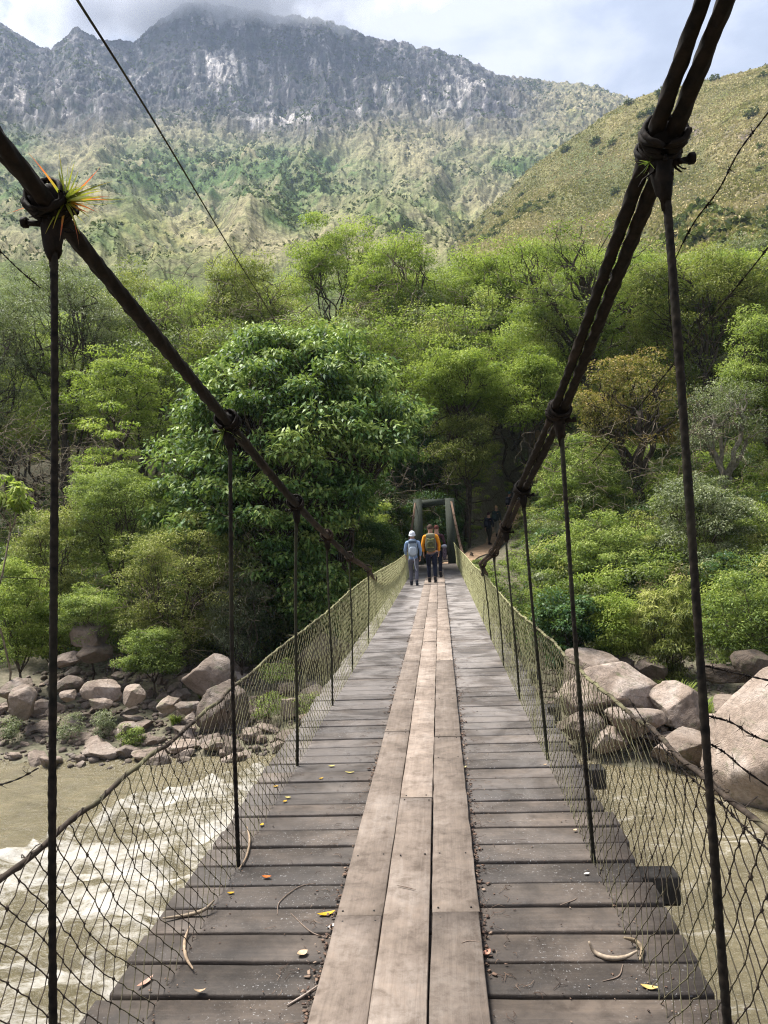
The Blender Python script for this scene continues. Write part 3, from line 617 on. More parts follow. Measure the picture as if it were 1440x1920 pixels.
tuft(610, 1110, 29.5, 240, 1.5, .05, 'grass_tuft', 'long arching green grass beside the fourth left hanger')
tuft(555, 1150, 28, 150, 1.2, .05, 'grass_tuft', 'straw coloured arching grass beside the third left hanger', 'leaf_yellow')
tuft(640, 1180, 28.5, 200, 1.5, .05, 'grass_tuft', 'arching grass seen through the far part of the left netting', 'leaf_yellow')
tuft(1310, 1290, 22, 320, 1.0, .03, 'grass_tuft', 'vivid lime grass clump behind the nearest right hanger', 'leaf_bright')
tuft(1270, 1250, 23, 220, 1.1, .03, 'grass_tuft', 'tall thin green grass above the boulders of the right bank', 'leaf_bright')
tuft(310, 1290, 24.8, 260, .55, .02, 'grass_tuft', 'bright grass patch among the left rocks', 'leaf_bright')
tuft(330, 1330, 23.6, 260, .5, .02, 'grass_tuft', 'bright grass patch nearer the water among the left rocks', 'leaf_bright')
tuft(380, 1270, 25.5, 200, .55, .02, 'grass_tuft', 'grass at the foot of the leaning slab', 'leaf_mid')
tuft(230, 1330, 23.2, 150, .4, .02, 'grass_tuft', 'small grass patch on the left cobbles', 'leaf_mid')
for px, py, Y, hw, lab in ((130, 1370, 22.6, 40, 'small pale green weed clump low on the left cobbles'), (190, 1365, 22.8, 26, 'small weed clump right of the pale green one on the left cobbles'), (20, 1370, 22.6, 30, 'small weed clump at the left edge by the water'), (245, 1385, 22.2, 26, 'dark low weed clump just above the waterline'),
                           (520, 1270, 24.5, 45, 'leafy weeds behind the left netting'), (580, 1330, 23.5, 40, 'leafy weeds on the cobbles behind the left netting'), (505, 1330, 23.4, 40, 'weeds beside the pointed boulder behind the netting')):
    ptree(px, py-38, py+22, hw, Y, 'weed', lab, cat='plant', leaf='leaf_grey' if px < 200 else 'leaf_mid', nclump=22, cr=.24, nl=90, size=.055, tr=.01, up=-.3, limbs=4)
# shrubs dotted over the hill and mountain
lvh = Leaves(); hr, ha, hz, hx, hy, hpx, hpy = HILL
ok = np.argwhere((hpx > 780) & (hpx < 1500) & (hr < 475) & (hr > 150)); 
for i, j in ok[rng.integers(0, len(ok), 9000)]:
    big_ = rng.random()**5; dens = vn(np.array([[hx[i, j]/40, hy[i, j]/40, 1.]]))[0]
    if rng.random() > .30-1.3*dens: continue
    r = .4+2.4*big_; lvh.clump(np.array([hx[i, j], hy[i, j], hz[i, j]+r*.25]), r, .7, int(8+26*big_), r*.75, .7, .1, .3)
for (px_, py_, r) in ((1222, 214, 4), (1203, 220, 3), (1118, 270, 4), (1150, 273, 3.2), (1344, 225, 4), (1410, 218, 3.5), (1272, 428, 2.6), (1155, 365, 3.2), (1090, 262, 3.2), (965, 428, 3), (938, 405, 2.5), (883, 428, 2.5), (1285, 265, 3), (1060, 283, 3.5), (1240, 180, 4), (1215, 190, 3.5), (1178, 195, 3), (1300, 160, 2.5), (1340, 150, 3), (1255, 345, 2.5)):
    if rng.random() < .25: continue
    k_ = np.argmin((hpx-px_)**2+(hpy-py_)**2+(hr > 480)*1e6); i, j = np.unravel_index(k_, hpx.shape)
    lvh.clump(np.array([hx[i, j], hy[i, j], hz[i, j]+r*.4]), r, .75, 150, r*.4, .7, .1, .3)
tag(link('hillside_scrub', lvh.build('hillside_scrub'), LEAFM['leaf_scrub']), 'green shrubs dotted over the yellow grassy hill', 'scrub', None, 'stuff')

lvm = Leaves(); mr_, mz_, mx_, my_, mpx, mpy, mhi, mgr = MT
w_ = (mpx > -40) & (mpx < 1480) & (mpy < 520) & (mr_ < 1490) & (mr_ > 200)
cand = np.argwhere(w_); pick = cand[rng.integers(0, len(cand), 42000)]; dn = vn(np.stack([mx_[pick[:, 0], pick[:, 1]]/45, my_[pick[:, 0], pick[:, 1]]/45, mz_[pick[:, 0], pick[:, 1]]/60], -1))
for (i, j), q in zip(pick, dn):
    if rng.random() > .08+.8*q+.40*mgr[i, j]-.02*mhi[i, j]: continue
    R0 = mr_[i, j]; r = R0*rng.uniform(.0015, .0038)*(1+.5*mgr[i, j]); c = np.array([mx_[i, j], my_[i, j], mz_[i, j]+r*.3]); u = unit(rng.normal(size=(6, 3)))
    lvm.add(c+u*r*np.array([1, 1, .6])*.6, unit(rng.normal(size=(6, 3))), unit(np.array([0, 0, 1.])+u*.6), r*.9, r*.8, np.clip(.1+.5*rng.random(6), 0, 1))
tag(link('mountain_scrub', lvm.build('mountain_scrub'), LEAFM['leaf_scrub']), 'dark green scrub and trees speckling the mountain', 'scrub', None, 'stuff')

lvh = Leaves(); pk_ = ok[rng.integers(0, len(ok), 36000)]
for s_ in range(3):
    c = np.stack([hx[pk_[:, 0], pk_[:, 1]], hy[pk_[:, 0], pk_[:, 1]], hz[pk_[:, 0], pk_[:, 1]]+.15], -1)+rng.normal(size=(len(pk_), 3))*np.array([.5, .5, .1]); n_ = len(pk_); u = rng.normal(size=(n_, 3))
    lvh.add(c, unit(u*np.array([.6, .6, .2])+[0, 0, .8]), unit(u+[0, -.6, .3]), rng.uniform(.5, 1.5, n_), rng.uniform(.4, 1.1, n_), np.clip(.5+.9*fbm(c/25, 2)+.25*rng.normal(size=n_), 0, 1))
tag(link('dry_grass', lvh.build('dry_grass'), LEAFM['leaf_hay']), 'tufts of dry yellow grass covering the right hill', 'grass', None, 'stuff')
# ------------------------------------------------------------------ rocks
import bmesh
def rockmat(name, c1, c2, c3):
    m, nt, b = newmat(name); o = coord(nt); oi = nt.nodes.new('ShaderNodeObjectInfo')
    wp = wpos(nt); f = nz(nt, 1.1, 6, .6, wp, .6); g = nz(nt, 9, 6, .7, wp); h = nz(nt, 40, 3, .6, wp)
    c = ramp(nt, f, [(.32, c1), (.5, c2), (.68, c3)])
    c = mixc(nt, ramp(nt, g, [(.42, (0, 0, 0)), (.75, (.6, .6, .6))]), c, (.09, .075, .06))
    sp = nt.nodes.new('ShaderNodeSeparateXYZ'); nt.links.new(wp, sp.inputs[0])   # wet band and silt just above the water
    wet = ramp(nt, mth(nt, 'ADD', sp.outputs[2], mth(nt, 'MULTIPLY', g, .35)), [(0, (1, 1, 1)), (1, (0, 0, 0))])
    mr_ = nt.nodes.new('ShaderNodeMapRange'); nt.links.new(mth(nt, 'ADD', sp.outputs[2], mth(nt, 'MULTIPLY', g, .3)), mr_.inputs[0]); mr_.inputs[1].default_value = WZ+.12; mr_.inputs[2].default_value = WZ+.34; mr_.inputs[3].default_value = .75; mr_.inputs[4].default_value = 0
    c = mixc(nt, mr_.outputs[0], c, (.055, .048, .036))
    ms_ = nz(nt, 2.2, 5, .65, wp, 1.0); c = mixc(nt, ramp(nt, ms_, [(.56, (0, 0, 0)), (.66, (.55, .55, .55))]), c, (.085, .095, .045))
    cr_ = nt.nodes.new('ShaderNodeTexVoronoi'); cr_.feature = 'DISTANCE_TO_EDGE'; cr_.inputs['Scale'].default_value = .9; wd_ = nt.nodes.new('ShaderNodeVectorMath'); wd_.operation = 'MULTIPLY_ADD'; wd_.inputs[1].default_value = (.9, .9, .9); nz_ = nt.nodes.new('ShaderNodeTexNoise'); nz_.inputs['Scale'].default_value = 1.6; nz_.inputs['Detail'].default_value = 5; nt.links.new(wp, nz_.inputs['Vector']); nt.links.new(nz_.outputs['Color'], wd_.inputs[0]); nt.links.new(wp, wd_.inputs[2]); nt.links.new(wd_.outputs[0], cr_.inputs['Vector'])
    c = mixc(nt, ramp(nt, cr_.outputs['Distance'], [(.0, (.4, .4, .4)), (.012, (0, 0, 0))]), c, (.05, .04, .03))
    v = mth(nt, 'MULTIPLY_ADD', oi.outputs['Random'], .75, .60)
    cc = nt.nodes.new('ShaderNodeCombineColor'); [nt.links.new(v, cc.inputs[i]) for i in range(3)]
    nt.links.new(mixc(nt, 1.0, c, cc.outputs[0], 'MULTIPLY'), b.inputs['Base Color']); b.inputs['Roughness'].default_value = .85; b.inputs['Specular IOR Level'].default_value = .25
    bump(nt, b, mth(nt, 'ADD', g, mth(nt, 'MULTIPLY', h, .4)), .9, .07); return m
M['rock'] = rockmat('rock', (.15, .112, .085), (.27, .212, .170), (.37, .31, .265))
M['rock_dark'] = rockmat('rock_dark', (.07, .055, .045), (.16, .12, .09), (.22, .17, .13))
def rock_mesh(seed, cuts=13, sub=5, rough=.20):
    bm = bmesh.new(); bmesh.ops.create_icosphere(bm, subdivisions=sub, radius=1); V = np.array([v.co[:] for v in bm.verts]); r_ = np.random.default_rng(seed)
    for k in range(cuts):
        n = unit(r_.normal(size=3)); d = r_.uniform(.50, .86); s = V@n-d; V = V-np.clip(s, 0, None)[:, None]*n*.97
    V = V*(1+rough*fbm(V*1.1+seed*3.1, 4)[:, None]+.035*fbm(V*5+seed, 3, .6, True)[:, None])
    for v, c in zip(bm.verts, V): v.co = c
    me = bpy.data.meshes.new('rock'); bm.to_mesh(me); bm.free(); me.polygons.foreach_set('use_smooth', [True]*len(me.polygons)); return me
RM = [rock_mesh(s) for s in range(14)]
for r_ in RM: r_.materials.append(M['rock'])
def rock(px, py, Y, w, h, label, mesh=None, mat='rock', rot=None, dep=1.0, group=None, name='boulder', z=None, tilt=0):
    """centre pixel, distance, width and height in pixels"""
    s = Y/FPX; c = at(px, py, Y)
    o = link(name, mesh or RM[rng.integers(14)], None, None, c, label=label, cat='boulder' if name == 'boulder' else 'rock', group=group)
    if len(o.data.materials) == 0: o.data.materials.append(M['rock'])
    if mat != 'rock': o.data = o.data.copy(); o.data.materials[0] = M[mat]
    o.scale = (w*s/1.75, (w+h)*.5*s/1.75*dep, h*s/1.6); o.rotation_euler = (rng.normal()*.08, tilt, rot if rot is not None else rng.normal()*.5)
    return o
BG = 'boulders on the left bank'
rock(400, 1277, 25.0, 95, 90, 'leaning pointed tan slab standing upright on the left bank', RM[1], tilt=-.75, rot=.1)
rock(422, 1325, 23.4, 100, 95, 'big pale rounded boulder in front of the leaning slab', RM[2], rot=.3)
rock(192, 1296, 24.2, 76, 44, 'flat wide boulder in the middle of the left rock pile', RM[3], rot=.1)
rock(247, 1303, 23.8, 46, 44, 'pale greenish round boulder right of the flat wide one', RM[4])
rock(42, 1325, 23.3, 58, 66, 'upright banded boulder at the left edge, beside the nearest left hanger', RM[5])
rock(35, 1287, 24.3, 66, 36, 'flat tan boulder behind the upright banded one', RM[6])
rock(122, 1286, 24.4, 54, 32, 'oval boulder left of the flat wide one', RM[7])
rock(130, 1306, 23.9, 40, 26, 'small oval boulder below the flat wide one', RM[8])
rock(122, 1240, 25.6, 56, 24, 'tilted flat stone high in the left rock pile', RM[9], tilt=-.3)
rock(185, 1411, 21.5, 82, 38, 'rounded boulder standing in the water at the left bank', RM[0], rot=.2)
rock(172, 1190, 26.4, 84, 50, 'brown boulder overhung by the yellow green bush', RM[3], 'rock_dark')
rock(182, 1222, 25.9, 66, 34, 'dark brown boulder below the overhung one', RM[2], 'rock_dark')
rock(340, 1402, 21.8, 74, 20, 'long low slab at the waterline left of the second left hanger', RM[5])
rock(400, 1398, 21.7, 60, 24, 'low slab at the waterline crossed by the second left hanger', RM[7])
rock(318, 1319, 23.4, 44, 30, 'squarish boulder beside the grass patch', RM[6])
rock(352, 1328, 23.1, 46, 28, 'greenish boulder left of the big pale rounded one', RM[8])
rock(188, 1320, 23.5, 50, 22, 'low boulder below the oval pair', RM[1])
rock(236, 1365, 22.5, 48, 26, 'flat slab above the waterline in the left rocks', RM[4])
rock(545, 1395, 22.0, 60, 40, 'pale boulder at the waterline behind the left netting', RM[9])
rock(588, 1310, 24.5, 70, 50, 'boulder seen through the middle of the left netting', RM[2])
rock(545, 1330, 23.6, 50, 44, 'pointed boulder behind the left netting', RM[1])
rock(610, 1225, 27.5, 100, 80, 'broad brown earth covered boulder under the bridge at the left', RM[6], 'rock_dark')
rock(470, 1382, 22.3, 46, 26, 'small flat boulder behind the left netting by the water', RM[5])
# right bank
rock(1150, 1300, 22.0, 190, 110, 'huge smooth flat topped boulder on the right bank', RM[2], rot=.1, tilt=.18)
rock(1105, 1270, 24.0, 150, 80, 'second smooth slab behind the huge flat topped boulder', RM[5], tilt=.1)
rock(1190, 1355, 20.6, 110, 62, 'rounded boulder in front of the huge flat topped one', RM[8], tilt=.1)
rock(1265, 1335, 21.5, 92, 84, 'tan triangular boulder behind the lime grass', RM[9])
rock(1290, 1405, 19.6, 150, 84, 'wide water worn boulder at the right waterline', RM[0], rot=.4)
rock(1135, 1385, 20.4, 70, 50, 'small boulder behind the right netting near the water', RM[4])
rock(1085, 1362, 21.0, 80, 56, 'pale boulder behind the right netting', RM[7])
rock(1462, 1392, 17.6, 225, 270, 'giant pale boulder rising from the river at the right edge', RM[6], rot=.2, dep=.9)
rock(1355, 1265, 23.0, 80, 40, 'dark cracked boulder right of the nearest right hanger', RM[1], 'rock_dark')
rock(1412, 1245, 22.0, 70, 50, 'dark rock behind the giant pale boulder', RM[3], 'rock_dark')
rock(1360, 1320, 20.0, 60, 40, 'tan rock left of the giant pale boulder', RM[4])
rock(1340, 1360, 19.5, 70, 30, 'low rock at the foot of the giant pale boulder', RM[5])
rock(1235, 1382, 20.2, 70, 16, 'thin pink ledge between the right boulders', RM[7])
rock(1215, 1255, 24.5, 60, 50, 'grey rock below the arching narrow leaves', RM[0])
rock(1130, 1245, 25.5, 120, 50, 'shaded brown rock under the right bank bushes', RM[3], 'rock_dark')
# small rocks: the pile reads as many like stones
def pile(n, xr, tr_, lab, grp, smin=.12, smax=.45):
    for k in range(n):
        x = rng.uniform(*xr); t = rng.uniform(*tr_); y = float(shore(x))+t; s = smin+(smax-smin)*rng.random()**1.8
        px, py, w = proj((x, y, -4)); 
        if px < -60 or px > 1500: continue
        o = link('rock', RM[rng.integers(14)], None, None, (x, y, float(zt(x, y))+s*.18), label=lab, cat='rock', group=grp)
        o.scale = (s*rng.uniform(.8, 1.4), s*rng.uniform(.7, 1.2), s*rng.uniform(.45, .85)); o.rotation_euler = (rng.normal()*.25, rng.normal()*.25, rng.random()*6)
pile(262, (-15.5, -3), (-.2, 7.4), 'tan grey river stone lying in the pile on the left bank', 'stones on the left bank', .14, .46)
pile(30, (4, 12), (-.6, 5.0), 'tan grey river stone lying between the boulders of the right bank', 'stones on the right bank', .15, .5)
# gravel between the stones
mb = MB(); base_ = RM[0]
ic = np.array([v.co[:] for v in rock_mesh(33, 5, 1).vertices]); icf = np.array([[*p.vertices, p.vertices[0]] for p in rock_mesh(33, 5, 1).polygons])
for k in range(4200):
    x = rng.uniform(-16, 11); y = float(shore(x))+rng.uniform(-.3, 8); px, py, w = proj((x, y, -4))
    if px < -40 or px > 1480: continue
    s = rng.uniform(.03, .10)+.14*rng.random()**5; a_ = rng.random()*6.28; c_a, s_a = math.cos(a_), math.sin(a_)
    mb.add((ic*s*np.array([1, .8, .6]))@np.array([[c_a, s_a, 0], [-s_a, c_a, 0], [0, 0, 1]])+[x, y, float(zt(x, y))+s*.2], icf)
mb.obj('gravel', M['rock'], None, label='loose gravel and cobbles between the boulders', cat='gravel', kind='stuff')
# ------------------------------------------------------------------ the footbridge
def woodmat(name, axis, c1, c2, c3, rough=.75, speck=None, far=None, grain=1.0):
    m, nt, b = newmat(name); wp = wpos(nt); oi = nt.nodes.new('ShaderNodeObjectInfo')
    mp_ = nt.nodes.new('ShaderNodeMapping'); mp_.inputs['Scale'].default_value = (1.2, 26, 10) if axis == 'X' else (26, 1.2, 10)
    sh = nt.nodes.new('ShaderNodeCombineXYZ'); nt.links.new(mth(nt, 'MULTIPLY', oi.outputs['Random'], 37), sh.inputs[2])
    va = nt.nodes.new('ShaderNodeVectorMath'); va.operation = 'ADD'; nt.links.new(wp, va.inputs[0]); nt.links.new(sh.outputs[0], va.inputs[1]); nt.links.new(va.outputs[0], mp_.inputs[0])
    g = nz(nt, 1.6, 7, .68, mp_.outputs[0], .5); s = nz(nt, 2.3, 5, .62, va.outputs[0], .4); k = nz(nt, 55, 4, .7, wp); d_ = nz(nt, 11, 6, .72, va.outputs[0], .3)
    f = mth(nt, 'ADD', mth(nt, 'MULTIPLY', g, .5*grain), mth(nt, 'MULTIPLY', s, 1-.5*grain))
    c = ramp(nt, f, [(.33, c1), (.50, c2), (.66, c3)])
    c = mixc(nt, 1.0, c, ramp(nt, d_, [(.34, (.66, .63, .60)), (.5, (1, 1, 1)), (.68, (1.2, 1.18, 1.15))]), 'MULTIPLY')
    v = mth(nt, 'MULTIPLY_ADD', oi.outputs['Random'], .70, .62); cc = nt.nodes.new('ShaderNodeCombineColor'); [nt.links.new(v, cc.inputs[i]) for i in range(3)]
    c = mixc(nt, 1.0, c, cc.outputs[0], 'MULTIPLY')
    if far:   # pale lichen, bleached wood and painted sky sheen, stronger away from the near end
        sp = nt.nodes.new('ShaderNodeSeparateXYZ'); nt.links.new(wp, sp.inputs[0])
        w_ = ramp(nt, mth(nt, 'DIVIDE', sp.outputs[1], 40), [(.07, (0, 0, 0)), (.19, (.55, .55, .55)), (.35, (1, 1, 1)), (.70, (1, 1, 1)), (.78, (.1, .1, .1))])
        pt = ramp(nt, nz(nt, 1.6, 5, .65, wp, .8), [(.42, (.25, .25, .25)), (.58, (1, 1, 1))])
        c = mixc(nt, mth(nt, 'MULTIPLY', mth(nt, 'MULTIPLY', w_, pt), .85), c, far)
    if speck:
        pk = nz(nt, 1.4, 4, .6, wp, .5); q = mth(nt, 'MULTIPLY', ramp(nt, nz(nt, 70, 3, .75, wp), [(.62, (0, 0, 0)), (.66, (1, 1, 1))]), ramp(nt, pk, [(.45, (0, 0, 0)), (.58, (.8, .8, .8))]))
        c = mixc(nt, q, c, speck)
    nt.links.new(c, b.inputs['Base Color']); b.inputs['Roughness'].default_value = rough; b.inputs['Specular IOR Level'].default_value = .35
    bump(nt, b, mth(nt, 'ADD', g, mth(nt, 'MULTIPLY', k, .5)), .55, .006); return m
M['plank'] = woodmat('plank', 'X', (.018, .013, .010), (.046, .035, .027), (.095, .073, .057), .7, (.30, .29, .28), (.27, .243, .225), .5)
M['board'] = woodmat('board', 'Y', (.105, .080, .061), (.195, .153, .122), (.27, .225, .188), .78, None, None, .62)
M['beam'] = simple('beam', (.05, .045, .04), .9, (.015, .013, .011), 8, .5)
def rustmat(name, c1, c2, far_tint, k):
    m, nt, b = newmat(name); wp = wpos(nt); f = nz(nt, 30, 5, .65, wp); g = nz(nt, 2.5, 4, .6, wp)
    sp = nt.nodes.new('ShaderNodeSeparateXYZ'); nt.links.new(wp, sp.inputs[0])
    w_ = mth(nt, 'ADD', mth(nt, 'MULTIPLY', sp.outputs[1], k), mth(nt, 'MULTIPLY_ADD', g, 1.2, -.75 if k > .04 else -.85)); w_ = mth(nt, 'MINIMUM', mth(nt, 'MAXIMUM', w_, 0.), .92)
    nt.links.new(mixc(nt, w_, ramp(nt, f, [(.35, c1), (.65, c2)]), far_tint), b.inputs['Base Color'])
    b.inputs['Roughness'].default_value = .8; b.inputs['Specular IOR Level'].default_value = .12; bump(nt, b, f, .6, .004); return m
M['wire'] = rustmat('wire', (.020, .016, .013), (.060, .045, .034), (.38, .37, .19), .075)  # far netting: moss and its different lighting painted as one olive tint
M['rust'] = rustmat('rust', (.004, .0035, .003), (.016, .011, .008), (.17, .11, .075), .036)
M['rod'] = rustmat('rod', (.006, .0055, .005), (.028, .022, .016), (.085, .09, .05), .05)
BR = empty('suspension_footbridge', (0, 0, 0), label='long cable suspension footbridge with plank deck and rusty netting sides crossing the river', cat='footbridge')
HW = 1.18
def plank_geo(mb, y, w, th=.05, x0=-HW, x1=HW, z=0., yaw=0, dz=0):
    n = 14; xs = np.linspace(x0, x1, n); w = w/2
    e1 = rng.normal(size=n)*.0022; e2 = rng.normal(size=n)*.0022; e1[0] -= .003; e2[-1] -= .003
    tw = rng.normal()*.003; c = .006
    V = []
    for i, x in enumerate(xs):
        zz_ = z+tw*(x/HW)+dz
        V += [[x, y-w+e1[i], zz_-th], [x, y-w+e1[i], zz_-c], [x, y-w+c+e1[i], zz_+.000], [x, y+w-c+e2[i], zz_+.0012], [x, y+w+e2[i], zz_-c], [x, y+w+e2[i], zz_-th]]
    V = np.array(V); V[:, 1] += V[:, 0]*yaw; F = []
    for i in range(n-1):
        a_ = i*6
        for j in range(6): F.append([a_+j, a_+(j+1) % 6, a_+6+(j+1) % 6, a_+6+j])
    F += [[0, 5, 4, 1], [1, 4, 3, 2]]; q = (n-1)*6; F += [[q, q+1, q+4, q+5], [q+1, q+2, q+3, q+4]]
    mb.add(V, [f[::-1] for f in F])
py_ = -1.2; ps = []
while py_ < 35.6:
    w = rng.choice([.165, .18, .19, .2, .205]); ps.append((py_+w/2, w)); py_ += w+rng.uniform(.020, .034)
first = [i for i, p in enumerate(ps) if p[0] > 2.3][:100]
rest = MB()
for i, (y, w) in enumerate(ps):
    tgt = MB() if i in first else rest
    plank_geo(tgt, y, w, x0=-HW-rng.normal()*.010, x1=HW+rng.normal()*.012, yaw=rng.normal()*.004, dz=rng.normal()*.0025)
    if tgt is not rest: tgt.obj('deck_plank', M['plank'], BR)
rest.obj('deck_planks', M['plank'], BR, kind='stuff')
# walkway boards: three lanes, butt joints where the photograph shows them
BZ = .042
lanes = [(-.325, -.112, [-1.2, 3.42, 6.5, 9.85, 13.0, 16.1, 19.0, 22, 25, 28, 31.2]), (-.107, .103, [-1.2, 4.9, 8.3, 11.5, 14.6, 17.4, 20.4, 23.4, 26.4, 29.4, 32]), (.109, .325, [-1.2, 3.45, 6.3, 9.85, 12.8, 16.0, 19.1, 22, 25.1, 28, 31])]
for x0, x1, js in lanes:
    for y0, y1 in zip(js[:-1], js[1:]):
        mb = MB(); n = 22; ys = np.linspace(y0+.004, y1-.004, n); e1 = rng.normal(size=n)*.0016; e2 = rng.normal(size=n)*.0016; sk = rng.normal()*.003; V = []; dz = rng.normal()*.002
        for i, y in enumerate(ys):
            u_ = (i/(n-1)-.5)*sk; c = .004; b_ = dz+.002*math.sin(i*.7+y0)
            V += [[x0+e1[i]+u_, y, BZ-.04], [x0+e1[i]+u_, y, BZ+b_-c], [x0+c+e1[i]+u_, y, BZ+b_], [x1-c+e2[i]+u_, y, BZ+b_], [x1+e2[i]+u_, y, BZ+b_-c], [x1+e2[i]+u_, y, BZ-.04]]
        F = []
        for i in range(n-1):
            a_ = i*6
            for j in range(6): F.append([a_+j, a_+6+j, a_+6+(j+1) % 6, a_+(j+1) % 6][::-1])
        F += [[0, 1, 4, 5], [1, 2, 3, 4]]; q = (n-1)*6; F += [[q, q+5, q+4, q+1], [q+1, q+4, q+3, q+2]]
        mb.add(V, F); mb.obj('walkway_board', M['board'], BR)
mb = MB()
for x0, x1, js in lanes:
    for yj in list(js)+[HY_ for HY_ in (4.05, 5.74, 7.68, 9.5, 11.7)]:
        for xx_ in (x0+.035, x1-.035):
            for dy in ((-.045, .045) if yj in js else (0,)):
                c_ = np.array([xx_+rng.normal()*.006, yj+dy+rng.normal()*.008, BZ+.0025]); mb.tube([c_-[0, 0, .004], c_+[0, 0, .0012]], .0048, 7)
mb.obj('nail_heads', M['beam'], BR, kind='stuff')
# cross beams under the deck at each hanger, and stringers
HY = [.1, 2.11, 4.05, 5.74, 7.68, 9.5, 11.7]+[13.65+1.95*k for k in range(11)]
for y in HY:
    mb = MB(); mb.box((.09+rng.normal()*.02, y-.02, -.05-.075), (2.54, .13, .15), bev=.01, jit=.002); mb.obj('cross_beam', M['beam'], BR)
mb = MB()
for x in (-.85, 0, .85): mb.box((x, 17.2, -.05-.04), (.09, 36.6, .075))
mb.obj('stringers', M['beam'], BR)
# main cables
CY = [-2.2, 0, 2.11, 4.05, 5.74, 7.68, 9.5, 11.7, 14, 18, 22, 25.2, 28, 31.5, 36.0]
CH = [3.95, 3.32, 2.82, 2.415, 2.05, 1.766, 1.46, 1.19, 1.01, .86, .86, .98, 1.28, 1.85, 3.02]
def cz_(y): return smooth_interp(y)
_cp = smoothpath(np.stack([CY, CH], 1), 1400)
def smooth_interp(y): return np.interp(y, _cp[:, 0], _cp[:, 1])
# adjust the pictured clamp heights on each side
CLP = {-1: [(95, 382), (428, 790), (555, 943), (613, 1003), (655, 1043), (690, 1066)], 1: [(1240, 268), (1048, 770), (980, 915), (948, 988), (926, 1035), (905, 1057)]}
side = {}
for s in (-1, 1):
    P = [];
    for (px, py), y in zip(CLP[s], HY[1:7]):
        P.append(at(px, py, y))
    P = np.array(P); e0 = P[0]+(P[0]-P[1])*1.03; 
    e1 = np.array([P[0][0]+.0, P[0][1]-1.95, 0]); 
    d = (P[0]-P[1]); k_ = .05 if s < 0 else 0; pre = P[0]+d*.98+np.array([0, 0, .03+k_]); pre2 = pre+d*1.2+np.array([0, 0, .08+3*k_])
    far = [(s*1.03, 14.2, .84), (s*1.05, 18, .62), (s*1.04, 22, .56), (s*1.0, 25.2, .74), (s*.96, 28.5, 1.22), (s*.92, 32, 1.95), (s*.86, 36.1, 3.0)]
    pts = np.vstack([[pre2, pre], P, far]); side[s] = smoothpath(pts, 1600)
def cab(s, y): 
    q = side[s]; return np.array([np.interp(y, q[:, 1], q[:, 0]), y, np.interp(y, q[:, 1], q[:, 2])])
def arc(P): return np.concatenate([[0], np.cumsum(np.linalg.norm(np.diff(P, axis=0), axis=1))])
def cable(s, off, r, name='main_cable'):
    q = side[s]; L_ = arc(q); near = q[:, 1] < 13
    n1_ = int(np.interp(13, q[:, 1], L_)/.006); l1 = np.linspace(0, np.interp(13, q[:, 1], L_), n1_); l2 = np.linspace(l1[-1], L_[-1], 160)[1:]; l = np.concatenate([l1, l2])
    P = np.stack([np.interp(l, L_, q[:, k]) for k in range(3)], 1)+np.asarray(off)
    mb = MB(); 
    wob_ = 1+.16*fbm(P3(l*3.0, l*0, s*5+r*100), 4)+.07*vn(P3(l*22, l*0, 3+off[0]*100))
    mb.tube(P, r*wob_, 16, mod=lambda i, th: 1+.12*np.cos(5*th-l[i]*2*np.pi/.14))
    return mb.obj(name, M['rust'], BR, smooth=True)
cable(-1, (-.018, 0, .013), .0270); cable(-1, (.014, 0, -.028), .0235)
cable(1, (-.026, 0, .006), .0200); cable(1, (.021, 0, -.006), .0215)
